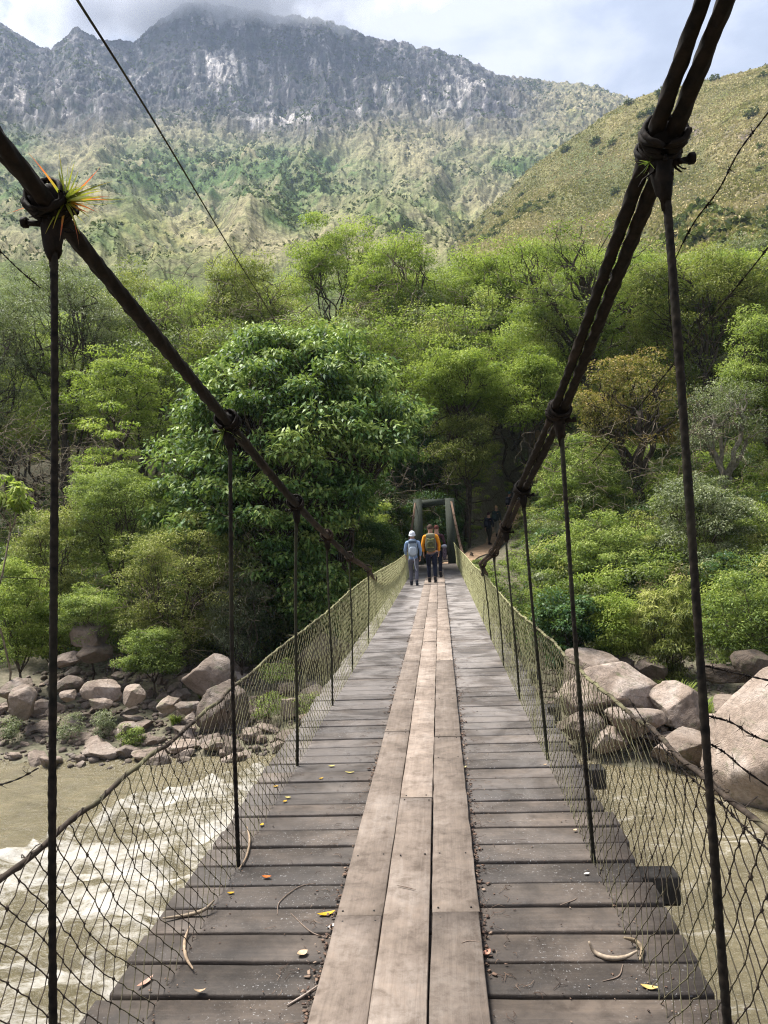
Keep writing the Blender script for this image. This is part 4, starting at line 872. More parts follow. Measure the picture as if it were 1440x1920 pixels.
# hangers, each with its clamp (coils of wire, a neck and a bolt)
def ico(sub=2):
    bm = bmesh.new(); bmesh.ops.create_icosphere(bm, subdivisions=sub, radius=1); V = np.array([v.co[:] for v in bm.verts]); F = np.array([[*[v.index for v in f.verts], f.verts[0].index] for f in bm.faces]); bm.free(); return V, F
IV, IF = ico(3)
RAILB = {}
def hanger(s, i, y):
    c = cab(s, y); foot = np.array([s*.957, y, -.02]); neck = c+np.array([.0, 0, -.06]); L0 = neck[2]-foot[2]
    det = y < 8; n = int(L0/.006) if det else 12
    u = np.linspace(0, 1, n)[:, None]; P = neck*(1-u)+foot*u; P[:, :2] += .006*np.sin(u*5+i)*np.array([1, .6])
    mb = MB(); l = u[:, 0]*L0; r = .0118 if y < 6 else .0105
    if det: mb.tube(P, r, 8, mod=lambda k, th: 1+.07*np.cos(2*th-l[k]*2*np.pi/.036)+.10*vn(P3(l[k]*9, l[k]*0, i*3+s)))
    else: mb.tube(P, r, 6)
    h = mb.obj('hanger', M['rod'], BR, smooth=True)
    mb = MB(); q0 = cab(s, y-.12); q1 = cab(s, y+.12); t = unit(q1-q0); A = unit(np.cross(t, [0, 0, 1])); B = np.cross(A, t); k = 7 if det else 4
    for j in range(k):
        cc = c+t*((j-(k-1)/2)*.016); th = np.linspace(0, 2*np.pi, 18); wv = rng.normal(size=(18, 1))*.005
        mb.tube(cc+(A*np.cos(th)[:, None]*(.050+rng.random()*.012)+B*np.sin(th)[:, None]*(.050+rng.random()*.012))+t*np.sin(th)[:, None]*.012+wv*t, .0068+rng.random()*.002, 5, cap=False)
    if det:
        W = IV*np.array([.056, .060, .052])*(1+.55*fbm(IV*2.4+i*3+s, 4, .6)[:, None]); mb.add(c+W, IF)
        W = IV*np.array([.030, .030, .090])*(1+.5*fbm(IV*np.array([3, 3, 1.6])+i+s, 4, .6)[:, None]); mb.add(c+W+[0, 0, -.075], IF)
        for j in range(16):     # frayed strands and moss stubs
            d_ = unit(rng.normal(size=3)); p_ = c+d_*np.array([.05, .05, .06])+[0, 0, -.02]; mb.tube(crook(p_, p_+d_*rng.uniform(.012, .04), 4, .25), np.linspace(.006, .0015, 4), 4)
        for j in range(4):
            a_ = rng.random()*6.28; e_ = np.array([math.cos(a_), math.sin(a_)*.6, rng.uniform(-1.2, .4)])*.07; mb.tube(crook(c+[0, 0, -.05], c+[0, 0, -.05]+e_, 5, .2), np.linspace(.004, .002, 5), 4)
        mb.tube([c+[s*.02, 0, -.06], c+[s*.075, -.01, -.055]], .009, 8); mb.tube([c+[s*.068, -.01, -.055], c+[s*.084, -.01, -.054]], .016, 6)
    for j in range(3): 
        mb.tube([c+[(j-1)*.014, 0, -.03], c+[(j-1)*.004, 0, -.19]], [.010, .006], 5)
    mb.obj('cable_clamp', M['rust'], h, smooth=True)
for s in (-1, 1):
    for i, y in enumerate(HY):
        hanger(s, i, y)
# netting: top wire heights from the photograph, chain-link wires twisted at each knot
RT = {-1: [(68, 1590, 2.11), (440, 1296, 4.05), (555, 1200, 5.74), (617, 1146, 7.68), (658, 1110, 9.5), (700, 1077, 13), (728, 1062, 16.5), (756, 1049, 21)],
      1: [(1333, 1495, 2.11), (1082, 1266, 4.05), (1002, 1185, 5.74), (960, 1145, 7.68), (937, 1115, 9.5), (905, 1077, 13), (885, 1060, 17), (868, 1043, 22)]}
def rail(s):
    P = []
    for px, py, y in RT[s]:
        p = at(px, py, y); p[0] = s*.965 if y > 2.3 else s*.975; P.append(p)
    P = [np.array([s*1.0, -1.5, P[0][2]+.02]), np.array([s*.99, .3, P[0][2]-.02])]+P+[np.array([s*.93, 25.5, P[-1][2]+.02]), np.array([s*.90, 31, .95]), np.array([s*.88, 35.8, 1.0])]
    return smoothpath(np.array(P), 700)
for s in (-1, 1):
    rl = rail(s); RAILB[s] = rl
    mb = MB(); Lr = arc(rl); w_ = rl+np.stack([.006*vn(P3(Lr*6, Lr*0, 1)), Lr*0, .008*vn(P3(Lr*5, Lr*0, 7))], 1)
    mb.tube(w_, .0085, 6); ph = Lr*2*np.pi/.16
    mb.tube(w_+np.stack([.010*np.cos(ph), Lr*0, .010*np.sin(ph)], 1), .0032, 4); mb.obj('top_wire', M['wire'], BR, smooth=True)
    mb = MB(); P0 = .052; NR = 17; ncol = int(37/P0); Yc = -1.2+np.arange(ncol+1)*P0
    J, K = np.meshgrid(np.arange(NR+1), np.arange(ncol+1)); v = J/NR
    yy = -1.2+K*P0
    sagx = .045*fbm(P3(yy*1.6, v*2.0, s*3), 3)*np.clip(1.6-yy/9, .25, 1.3); sagz = .040*fbm(P3(yy*1.9, v*1.5, s*7+9), 3)*np.clip(1.5-yy/8, .2, 1)
    top = np.stack([np.interp(yy, rl[:, 1], rl[:, k]) for k in (0, 2)], -1)
    xx = (top[..., 0]*v+(s*.955)*(1-v))+s*.05*np.sin(np.pi*v)*np.clip(1.2-yy/12, .3, 1)+sagx*np.sin(np.pi*np.clip(v*.9+.05, 0, 1))
    zz_ = top[..., 1]*v+(-.012)*(1-v)+sagz*np.sin(np.pi*v); yk = yy+.03*fbm(P3(yy*1.5, v*3, s+20), 3)*np.clip(1.5-yy/8, .2, 1)
    G = np.stack([xx, yk, zz_], -1)      # (col,row,3)
    segs = []; 
    for par in (0, 1):
        # wire k zigzags between column k (even rows) and k+1 (odd rows)
        ks = np.arange(0, ncol)
        for j in range(NR):
            c0 = ks+((j+ks) % 2 == 1); c1 = ks+((j+1+ks) % 2 == 1)
            if par == 0: segs.append((G[c0, j], G[c1, j+1]))
        break
    A_ = np.vstack([q[0] for q in segs]); B_ = np.vstack([q[1] for q in segs])
    T_ = unit(B_-A_); U_ = unit(np.cross(T_, np.array([1., 0, 0]))); V_ = np.cross(T_, U_); rw = np.interp(A_[:, 1], [0, 6, 14, 30], [.0021, .0023, .0030, .0034])[:, None]
    # gentle S-curve: a mid point pushed sideways gives the rounded cells
    mid = (A_+B_)/2+np.stack([rng.normal(size=len(A_))*.003, np.zeros(len(A_)), rng.normal(size=len(A_))*.003], 1); n_ = len(A_)
    ring = lambda C: np.stack([C+(math.cos(a_)*U_+math.sin(a_)*V_)*rw for a_ in (0, 2.094, 4.189)], 1)
    VV = np.stack([ring(A_-T_*.003), ring(mid), ring(B_+T_*.003)], 1).reshape(-1, 3); o_ = np.arange(n_)[:, None]*9; FF = []
    for a0 in (0, 3):
        for j in range(3): FF.append(np.concatenate([o_+a0+j, o_+a0+(j+1) % 3, o_+a0+3+(j+1) % 3, o_+a0+3+j], 1))
    mb.add(VV, np.vstack(FF))
    # knots where neighbouring wires twist together
    kk = G[(G[..., 1] < 9) & (G[..., 1] > .8) & ((J+K) % 2 == 0)].reshape(-1, 3); oc = np.array([[1, 0, 0], [-1, 0, 0], [0, 1, 0], [0, -1, 0], [0, 0, 1], [0, 0, -1]])*np.array([.0042, .0042, .0070])
    VV = (kk[:, None]+oc[None]*(1+.3*rng.normal(size=(len(kk), 1, 1)))).reshape(-1, 3); o_ = np.arange(len(kk))[:, None]*6
    of = np.array([[0, 2, 4], [2, 1, 4], [1, 3, 4], [3, 0, 4], [2, 0, 5], [1, 2, 5], [3, 1, 5], [0, 3, 5]]); FF = np.vstack([np.concatenate([o_+f[0], o_+f[1], o_+f[2], o_+f[0]], 1) for f in of]); mb.add(VV, FF)
    # loose curled ends along the top wire
    for k in range(70):
        y = rng.uniform(.5, 16); p = np.array([np.interp(y, rl[:, 1], rl[:, 0]), y, np.interp(y, rl[:, 1], rl[:, 2])]); d = np.array([rng.normal()*.02, rng.normal()*.03, rng.uniform(.005, .028)])
        mb.tube(smoothpath([p, p+d, p+d*1.2+[0, .015*rng.normal(), -.012], p+d*.5+[0, .02, -.01]], 7), .0018, 3, cap=False)
    mb.obj('side_netting', M['wire'], BR)
# portal: concrete posts with a lintel, part of the bridge
m, nt, b = newmat('mossy_concrete'); wp = wpos(nt); f = nz(nt, 3, 6, .65, wp); g = nz(nt, 22, 5, .7, wp)
nt.links.new(mixc(nt, .45, ramp(nt, f, [(.35, (.014, .020, .013)), (.6, (.030, .040, .026)), (.75, (.06, .066, .048))]), ramp(nt, g, [(.35, (.02, .025, .015)), (.7, (.07, .078, .058))])), b.inputs['Base Color']); b.inputs['Roughness'].default_value = .9; bump(nt, b, g, .6, .02); M['concrete'] = m
PG = bpy.data.objects.new('portal', None); COL.objects.link(PG); PG.parent = BR; PG.location = (0, 36.15, 0)
GY = 36.15
def gat(px, py): p = at(px, py, GY); return p[0], p[2]
def slab(mb, quad, y0, y1):   # quad of (x,z) corners, counter-clockwise
    V = [[x, y, z] for y in (y0, y1) for x, z in quad]; F = [[0, 1, 2, 3], [7, 6, 5, 4]]+[[i, i+4, (i+1) % 4+4, (i+1) % 4] for i in range(4)]
    mb.add(np.array(V)+rng.normal(size=(8, 3))*.006, F)
l1x, ztop = gat(775, 929); r1x, _ = gat(851, 926)
for nm, (a_, b_) in (('post', ((-.975+.0, -.60), (-.975, -.56))), ('post', ((.585, 1.0), (.56, 1.0)))):
    mb = MB(); slab(mb, [(a_[0], -1.2), (a_[1], -1.2), (b_[1], 3.14), (b_[0], 3.14)], -.22, .22); mb.obj(nm, M['concrete'], PG)
mb = MB(); slab(mb, [(-.957, 2.72), (.57, 2.83), (.57, 3.12), (-.957, 3.10)], -.20, .20); mb.box((-.1, .0, 2.74), (1.0, .12, .03)); mb.obj('lintel', M['concrete'], PG)
mb = MB(); mb.box((0, 35.9, -.14), (2.6, .9, .24), bev=.02, jit=.01); mb.obj('abutment_sill', M['concrete'], BR)
# earth steps behind the portal
for k in range(4):
    mb = MB(); mb.box((.25+.14*k, 36.9+.55*k, -.12+.11*k), (1.3, .5, .16), bev=.02, jit=.015)
    mb.obj('stone_step', M['rock_dark'], None, smooth=False, label='%s rough stone step behind the portal' % ['lowest', 'second', 'third', 'topmost'][k], cat='step', group='steps behind the portal')
# ------------------------------------------------------------------ people
def skinned(name, nodes, edges, root=0, sub=2):
    """nodes: list of (x,y,z,rx,ry); grows one continuous surface over the edges"""
    me = bpy.data.meshes.new(name); me.from_pydata([n[:3] for n in nodes], edges, []); o = bpy.data.objects.new(name, me); COL.objects.link(o)
    sk = o.modifiers.new('skin', 'SKIN'); sk.use_smooth_shade = True; sk.branch_smoothing = .4
    if not me.skin_vertices: me.attributes  # layer is made with the modifier below
    if not me.skin_vertices:
        bm = bmesh.new(); bm.from_mesh(me); bm.verts.layers.skin.verify(); bm.to_mesh(me); bm.free()
    for i, n in enumerate(nodes): me.skin_vertices[0].data[i].radius = (n[3], n[4]); me.skin_vertices[0].data[i].use_root = (i == root)
    sb = o.modifiers.new('sub', 'SUBSURF'); sb.levels = sub; sb.render_levels = sub
    dg = bpy.context.evaluated_depsgraph_get(); dg.update(); ev = o.evaluated_get(dg); out_me = bpy.data.meshes.new_from_object(ev, depsgraph=dg)
    bpy.data.objects.remove(o); out_me.name = name
    out_me.polygons.foreach_set('use_smooth', [True]*len(out_me.polygons)); return out_me
def cloth(name, c, rough=.85, c2=None, sc=25): return simple(name, c, rough, c2 or tuple(v*.72 for v in c), sc, .3, .15)
M['skin'] = cloth('skin', (.42, .24, .17), .6)
SK = M['skin']
def person(pos, face, H, label, top, legs, shoes, hair, hairkind='short', stride=.16, coat=False, armL=(0, 0), armR=(0, 0), lean=.04, hood=None, sleeves=True, print_=None):
    """face: heading from +Y; stride: half the step; armL/armR: forward swing and bend of each arm"""
    k = H/1.75; root = empty('person', pos, -face, label=label, cat='person'); root.scale = (k, k, k)
    s = stride; ly = lambda z: lean*z
    hip = [(-.085, 0, .93), (.085, 0, .93)]; 
    legp = []
    for sx, st in ((-1, s), (1, -s)):
        if st >= 0: kn = (sx*.095, st*.75+.05, .50); an = (sx*.09, st, .10)
        else: kn = (sx*.095, st*.30+.03, .49); an = (sx*.09, st*1.05, .14)
        legp.append((kn, an, (sx*.10, an[1]+.15, an[2]-.055 if st >= 0 else an[2]-.095)))
    sh = [(-.185, ly(1.43), 1.42), (.185, ly(1.43), 1.42)]; arms = []
    for sx, (fw, bd) in ((-1, armL), (1, armR)):
        S_ = sh[0 if sx < 0 else 1]; el = (sx*(.235+.02), S_[1]+math.sin(fw)*.27, S_[2]-math.cos(fw)*.27); a2 = fw+bd
        wr = (sx*.235, el[1]+math.sin(a2)*.25, el[2]-math.cos(a2)*.25); hd = (sx*.23, wr[1]+math.sin(a2)*.09, wr[2]-math.cos(a2)*.09); arms.append((el, wr, hd, a2))
    nodes = [(0, 0, .95, .115, .09), (0, ly(1.1), 1.10, .125, .095), (0, ly(1.28), 1.28, .145, .105), (0, ly(1.42), 1.42, .11, .085), (0, ly(1.5), 1.50, .058, .058),
             (0, ly(1.6)+.0, 1.59, .072, .085), (0, ly(1.66)+.005, 1.67, .073, .088)]
    edges = [(0, 1), (1, 2), (2, 3), (3, 4), (4, 5), (5, 6)]
    for i, (kn, an, toe) in enumerate(legp):
        b0 = len(nodes); h = hip[i]; nodes += [(h[0], h[1], .84, .085, .09), (*kn, .056, .06), ((kn[0]+an[0])/2, (kn[1]+an[1])/2-.012, (kn[2]+an[2])/2+.05, .052, .056), (*an, .037, .042), (*toe, .038, .026)]
        edges += [(0, b0), (b0, b0+1), (b0+1, b0+2), (b0+2, b0+3), (b0+3, b0+4)]
    for i, (el, wr, hd, a2) in enumerate(arms):
        b0 = len(nodes); S_ = sh[i]; nodes += [(*S_, .052, .052), (*el, .038, .038), (*wr, .026, .024), (*hd, .036, .020)]
        edges += [(3, b0), (b0, b0+1), (b0+1, b0+2), (b0+2, b0+3)]
    me = skinned('body', nodes, edges); me.materials.append(SK)
    # fingers, thumb, nose and ears are joined to the same mesh
    fm = MB()
    for i, (el, wr, hd, a2) in enumerate(arms):
        sx = -1 if i == 0 else 1; h_ = np.array(hd); dn = np.array([0, math.sin(a2), -math.cos(a2)]); fwd = np.array([0, math.cos(a2), math.sin(a2)])
        for q, ln in enumerate((.066, .075, .070, .055)):
            b0 = h_+fwd*(.027-.018*q)+dn*.01; fm.tube([b0, b0+dn*ln*.5, b0+dn*ln*.8+np.array([-sx*.012, 0, 0]), b0+dn*ln*.98+np.array([-sx*.030, 0, 0])], [.0095, .009, .008, .0065], 6)
        b0 = h_+fwd*.03-dn*.02; fm.tube([b0, b0+fwd*.022+dn*.02, b0+fwd*.026+dn*.045+[-sx*.01, 0, 0]], [.011, .010, .007], 6)
    hc = np.array([0, ly(1.64), 1.645]); fm.tube([hc+[0, .07, .02], hc+[0, .108, -.012], hc+[0, .085, -.022]], [.008, .016, .012], 6)
    for sx in (-1, 1): fm.add(IV*np.array([.012, .022, .032])+hc+[sx*.078, 0, -.005], IF)
    fme = fm.mesh('fingers', True); bm = bmesh.new(); bm.from_mesh(me); bm.from_mesh(fme); bm.to_mesh(me); bm.free(); bpy.data.meshes.remove(fme)
    me.polygons.foreach_set('use_smooth', [True]*len(me.polygons)); link('body', me, None, root)
    # garments from the same joints, slightly larger
    lo = .80 if coat else .90
    tn = [(0, 0, lo, .165 if coat else .135, .125 if coat else .11), (0, ly(1.1), 1.08, .150, .118), (0, ly(1.28), 1.28, .165, .122), (0, ly(1.42), 1.42, .130, .10), (0, ly(1.49), 1.485, .068, .066)]
    te = [(0, 1), (1, 2), (2, 3), (3, 4)]
    for i, (el, wr, hd, a2) in enumerate(arms):
        b0 = len(tn); S_ = sh[i]; w_ = np.array(wr)*.9+np.array(el)*.1; mid_ = (np.array(S_)+np.array(el))/2
        tn += [(*S_, .070, .070), (*mid_, .060, .060), (*el, .053, .053), (*w_, .040, .040)]; te += [(3, b0), (b0, b0+1), (b0+1, b0+2), (b0+2, b0+3)]
    link('jacket' if coat else 'shirt', skinned('top', tn, te, 1), top, root)
    ln_ = [(0, 0, .96, .130, .108)]; le = []
    for i, (kn, an, toe) in enumerate(legp):
        b0 = len(ln_); h = hip[i]; a_ = np.array(an)*.93+np.array(kn)*.07
        ln_ += [(h[0], h[1], .83, .098, .104), (h[0]*.5+kn[0]*.5, h[1]*.5+kn[1]*.5, .67, .083, .088), (*kn, .068, .072), ((kn[0]+an[0])/2, (kn[1]+an[1])/2-.012, (kn[2]+an[2])/2+.04, .062, .066), (*a_, .050, .056)]
        le += [(0, b0), (b0, b0+1), (b0+1, b0+2), (b0+2, b0+3), (b0+3, b0+4)]
    link('trousers', skinned('trousers', ln_, le), legs, root)
    for i, (kn, an, toe) in enumerate(legp):
        a_ = np.array(an); t_ = np.array(toe); mb = MB(); hl = a_+[0, -.05, -.055]
        mb.tube(smoothpath([hl+[0, -.012, 0.01], hl+[0, .03, .005], (hl+t_)/2+[0, .02, .0], t_+[0, 0, .0], t_+[0, .035, -.005]], 12), np.interp(np.linspace(0, 1, 12), [0, .15, .5, .8, 1], [.03, .046, .045, .046, .02]), 10)
        mb.tube([a_+[0, -.01, .05], a_+[0, -.005, -.03]], [.052, .050], 10); mb.box((a_[0], (hl[1]+t_[1])/2+.012, min(hl[2], t_[2])-.03), (.085, .27, .024), bev=.008); mb.obj('shoe', shoes, root, smooth=True)
    # hair or hat: a cap fitted to the skull
    u = IV.copy(); rr = np.array([.088, .102, .100]) if hairkind != 'hat' else np.array([.100, .112, .112])
    cc = hc+np.array([0, -.004, .038]); V = u*rr*(1+.03*fbm(u*6, 2)[:, None]); low = -.035 if hairkind == 'short' else -.10; frontcut = (u[:, 1] > .35)
    V[:, 2] = np.where(frontcut, np.maximum(V[:, 2], .02), np.maximum(V[:, 2], low)); mb = MB(); mb.add(V+cc, IF)
    if hairkind == 'hat':
        th = np.linspace(0, 2*np.pi, 25); mb.tube(cc+np.stack([np.cos(th)*.098, np.sin(th)*.110, np.sin(th)*.025-.035], 1), .017, 8, cap=False); pass
    if hairkind == 'cap': mb.add(IV*np.array([.07, .07, .01])+cc+[0, .13, .02], IF)
    if hairkind == 'long': mb.add(IV*np.array([.085, .05, .13])+cc+[0, -.06, -.11], IF)
    mb.obj('hat' if hairkind in ('hat', 'cap') else 'hair', hair, root, smooth=True)
    if hood: 
        mb = MB(); mb.add(IV*np.array([.125, .085, .065])+[0, ly(1.45)-.06, 1.47], IF); mb.obj('hood', hood, root, smooth=True)
    return root, k
def onback(root, k, name, label, mbm, pm, w=.30, h=.46, d=.17, z=1.20, cat='backpack', xoff=0, straps=None, lid=None, lace=None):
    """a pack worn by the person at `root`, a thing of its own"""
    e_ = empty(name, root.location, root.rotation_euler.z, label=label, cat=cat); e_.scale = root.scale; y = -.125-d/2
    sx, sy = IV[:, 0], IV[:, 1]; q = np.sign(IV)*np.abs(IV)**.62; V = q*np.array([w/2, d/2, h/2]); V[:, 0] *= 1-.16*np.clip(V[:, 2]/(h/2), 0, 1); V[:, 1] -= .02*np.clip(-V[:, 2]/(h/2), -1, 1)
    V = V*(1+.04*fbm(IV*3, 3)[:, None]); mb = MB(); mb.add(V+[xoff, y, z], IF); mb.obj('pack_body', mbm, e_, smooth=True)
    q2 = q*np.array([w*.36, d*.28, h*.28]); mb = MB(); mb.add(q2+[xoff, y-d*.40, z-h*.12], IF); mb.obj('pocket', pm, e_, smooth=True)
    q3 = q*np.array([w*.42, d*.5, h*.12]); mb = MB(); mb.add(q3+[xoff, y+.01, z+h*.47], IF); mb.obj('lid', lid or pm, e_, smooth=True)
    for s in (-1, 1):
        mb = MB(); mb.tube(smoothpath([(s*.09, -.10, z+h*.42), (s*.105, .0, z+h*.50), (s*.115, .13, z+.08), (s*.13, .12, z-.10), (s*.13, -.11, z-h*.35)], 22), .017, 6); mb.obj('strap', straps or mbm, e_, smooth=True)
    if lace is not None:
        mb = MB(); pts = [((-1)**i*w*.30, y-d*.70, z+h*.28-i*h*.075) for i in range(8)]; mb.tube(pts, .007, 4); mb.tube([(-p[0], p[1]-.002, p[2]) for p in pts], .007, 4); mb.obj('lacing', lace, e_)
    return e_
C_ = cloth
def foot(px, py, z=0.0): return at_z(px, py, z)
p = foot(777, 1098); 
blue, kb = person(p, -.03, 1.66, 'person in a pale blue jacket and white hat walking away near the left netting', C_('blue_jacket', (.26, .36, .52), .8, (.17, .25, .40), 9), C_('grey_trousers', (.13, .13, .16)), C_('dark_shoe', (.035, .04, .05)), C_('white_knit', (.72, .74, .80)), 'hat', .14, True, (.25, .5), (-.1, .55), hood=C_('hood', (.22, .27, .38)))
pk1 = onback(blue, kb, 'backpack', 'pale grey backpack worn by the person in the blue jacket', C_('pack_grey', (.24, .29, .34)), C_('pack_pale', (.42, .48, .54)), w=.32, h=.50, lid=C_('pack_dark', (.08, .11, .15)))
mb = MB(); mb.tube(smoothpath([(.0, -.19, .94), (.045, -.20, .84), (.05, -.17, .66), (.09, -.15, .50)], 14), .011, 5); o = mb.obj('hanging_strap', C_('strap_white', (.60, .64, .70)), pk1); 
p = foot(811, 1092, .042)
org, ko = person(p, 0.0, 1.80, 'person in an orange top and navy trousers walking away on the middle boards', C_('orange_top', (.80, .33, .03), .8, (.62, .24, .02), 8), C_('navy_trousers', (.018, .022, .040)), C_('shoe_black', (.025, .022, .022)), C_('brown_hair', (.075, .045, .032)), 'short', .10, False, (-.15, .5), (.05, .35))
onback(org, ko, 'backpack', 'olive backpack with yellow lacing worn by the person in the orange top', C_('pack_olive', (.13, .13, .085)), C_('pack_olive_dark', (.085, .09, .06)), w=.34, h=.52, lace=C_('lacing', (.50, .50, .14)), lid=C_('pack_khaki', (.24, .23, .15)), straps=C_('strap_dark', (.05, .05, .05)))
p = foot(822, 1082, .042)
drk, kd = person(p, .08, 1.78, 'person in a dark maroon top walking just ahead of the orange one', C_('maroon_top', (.050, .022, .030), .8), C_('black_trousers', (.014, .016, .026)), C_('shoe_dark', (.02, .02, .02)), C_('dark_hair', (.13, .045, .035)), 'short', .12, False, (.1, .5), (.1, .9))
e_ = empty('jacket', p+np.array([.25, -.02, 0]), 0, label='grey and black patterned jacket carried over the arm of the dark dressed person', cat='jacket')
u = IV*np.array([.075, .10, .27]); u = u*(1+.25*fbm(IV*3+3, 3)[:, None]); mb = MB(); mb.add(u+[0, 0, .84], IF); mb.obj('folded_cloth', C_('speckled', (.16, .12, .15), .9, (.012, .012, .018), 34), e_, smooth=True)
u = IV*np.array([.10, .12, .07])*(1+.2*fbm(IV*3+5, 3)[:, None]); mb = MB(); mb.add(u+[0, 0, 1.06], IF); mb.obj('collar', C_('grey_lining', (.26, .27, .31)), e_, smooth=True)
# hikers climbing the trail on the right
def hiker(px, py, Y, H, face, label, topc, legc, hairc, kind, **kw):
    g = at(px, py, Y); z = float(zt(g[0], Y))+.05
    r_, k_ = person((g[0], Y, z), face, H, label, C_('top', topc), C_('legs', legc), C_('boots', (.02, .02, .02)), C_('hair', hairc), kind, **kw); return r_, k_, g
r1, k1, g1 = hiker(918, 1026, 41.0, 1.74, .55, 'person in black with a dark cap, lowest hiker on the trail right of the portal', (.016, .018, .028), (.030, .028, .020), (.03, .012, .016), 'cap', stride=.15, coat=True)
onback(r1, k1, 'backpack', 'black backpack worn by the lowest hiker on the trail', C_('pb', (.012, .014, .022)), C_('pb2', (.03, .035, .05)))
r2, k2, g2 = hiker(932, 1012, 43.0, 1.76, .6, 'person with fair hair and a dark green coat, second hiker up the trail', (.035, .050, .048), (.22, .20, .16), (.62, .40, .18), 'short', stride=.13, coat=True)
onback(r2, k2, 'backpack', 'dark green backpack worn by the fair haired hiker', C_('pg', (.03, .045, .045)), C_('pg2', (.045, .075, .065)))
r3, k3, g3 = hiker(957, 983, 47.0, 1.75, .6, 'person in dark clothes with a teal cap, highest hiker on the trail', (.014, .016, .026), (.05, .06, .06), (.035, .10, .10), 'cap', stride=.13)
onback(r3, k3, 'backpack', 'small black backpack worn by the highest hiker', C_('ps', (.016, .016, .026)), C_('ps2', (.10, .10, .13)), w=.28, h=.4)
# ------------------------------------------------------------------ wires, air plants, litter
def wirething(name, pts, r, label, mat='rod', barbs=0, n=80, cat='wire', group=None, twist=True):
    P = smoothpath(np.array(pts), n); mb = MB(); L_ = arc(P)
    if barbs:
        ph = L_*2*np.pi/.05; off = np.stack([np.cos(ph), ph*0, np.sin(ph)], 1)*r*.9; mb.tube(P+off, r, 4); mb.tube(P-off, r, 4)
        for k in range(barbs):
            c = P[int((k+.5)/barbs*(n-1))]
            th = np.linspace(0, 4*np.pi, 12); t = unit(P[min(n-1, int((k+.5)/barbs*(n-1))+1)]-c); A = unit(np.cross(t, [0.3, .2, 1])); B = np.cross(A, t)
            mb.tube(c+(A*np.cos(th)[:, None]+B*np.sin(th)[:, None])*r*2.2+t*(th[:, None]/12.6-.5)*.016, r*.9, 4, cap=False)
            for q in range(4): d = unit(rng.normal(size=3)); mb.tube([c, c+d*.022], [r*.9, r*.3], 3)
    else: mb.tube(P, r, 6)
    return mb.obj(name, M[mat], None, smooth=True, label=label, cat=cat, group=group)
wirething('overhead_wire', [at(95, -78, 2.6), at(145, 0, 3.3), at(290, 230, 5.2), at(425, 455, 8.6), at(520, 610, 13), at(590, 735, 18), at(650, 835, 24), at(705, 907, 30.5), at(774, 941, 36.1)], .0075, 'thin dark overhead wire running from the top left down to the portal post', n=200, cat='cable')
wirething('barbed_wire', [at(1475, 165, 1.9), at(1432, 222, 2.0), at(1385, 285, 2.05), at(1348, 355, 2.1), at(1305, 412, 2.15), at(1277, 462, 2.2)], .0016, 'barbed wire running from the upper right edge down towards the nearest right hanger', 'rust', 5, cat='barbed wire')
wirething('barbed_wire', [at(1277, 462, 2.2), at(1255, 520, 2.4), at(1257, 600, 2.5), at(1272, 700, 2.6)], .0016, 'loose wire hanging alongside the nearest right hanger', 'rust', 0, cat='barbed wire')
wirething('barbed_wire', [at(1480, 410, 2.0), at(1420, 490, 2.2), at(1330, 600, 2.5), at(1200, 760, 3.2), at(1110, 870, 4.0)], .0016, 'faint barbed wire sloping across the trees behind the nearest right hanger', 'rod', 7, cat='barbed wire')
wirething('barbed_wire', [at(1322, 1248, 2.12), at(1380, 1262, 2.1), at(1470, 1282, 2.0)], .0016, 'highest short barbed wire beside the giant boulder', 'rust', 4, cat='barbed wire')
wirething('barbed_wire', [at(1328, 1342, 2.12), at(1372, 1355, 2.1), at(1410, 1378, 2.05), at(1470, 1402, 2.0)], .0016, 'middle barbed wire crossing the giant boulder', 'rust', 5, cat='barbed wire')
wirething('barbed_wire', [at(1332, 1395, 2.12), at(1360, 1412, 2.1), at(1400, 1446, 2.05), at(1480, 1500, 2.0)], .0016, 'lowest barbed wire crossing the giant boulder', 'rust', 5, cat='barbed wire')
wirething('barbed_wire', [at(1180, 1310, 3.0), at(1230, 1385, 2.7), at(1285, 1448, 2.4), at(1345, 1500, 2.15), at(1400, 1555, 1.95), at(1470, 1620, 1.75)], .0018, 'rusty barbed wire lying along the top of the near right netting', 'rust', 12, n=120, cat='barbed wire')
wirething('barbed_wire', [at(-30, 1480, 2.0), at(30, 1462, 2.05), at(72, 1440, 2.11)], .0014, 'short rusty wire reaching the nearest left hanger above the rapids', 'rust', 2, cat='barbed wire')
wirething('barbed_wire', [at(-30, 440, 1.95), at(30, 500, 2.05), at(76, 540, 2.11)], .0014, 'rusty wire reaching the upper part of the nearest left hanger', 'rust', 2, cat='barbed wire')
wirething('barbed_wire', [at(-30, 1080, 2.05), at(40, 1084, 2.1), at(72, 1086, 2.11), at(74, 1100, 2.1)], .0012, 'thin wire tied round the middle of the nearest left hanger', 'rust', 0, cat='barbed wire')
wirething('barbed_wire', [at(30, 868, 2.05), at(60, 852, 2.09), at(88, 846, 2.12)], .0012, 'pale wire ends twisted round the nearest left hanger', 'twig', 0, cat='barbed wire')
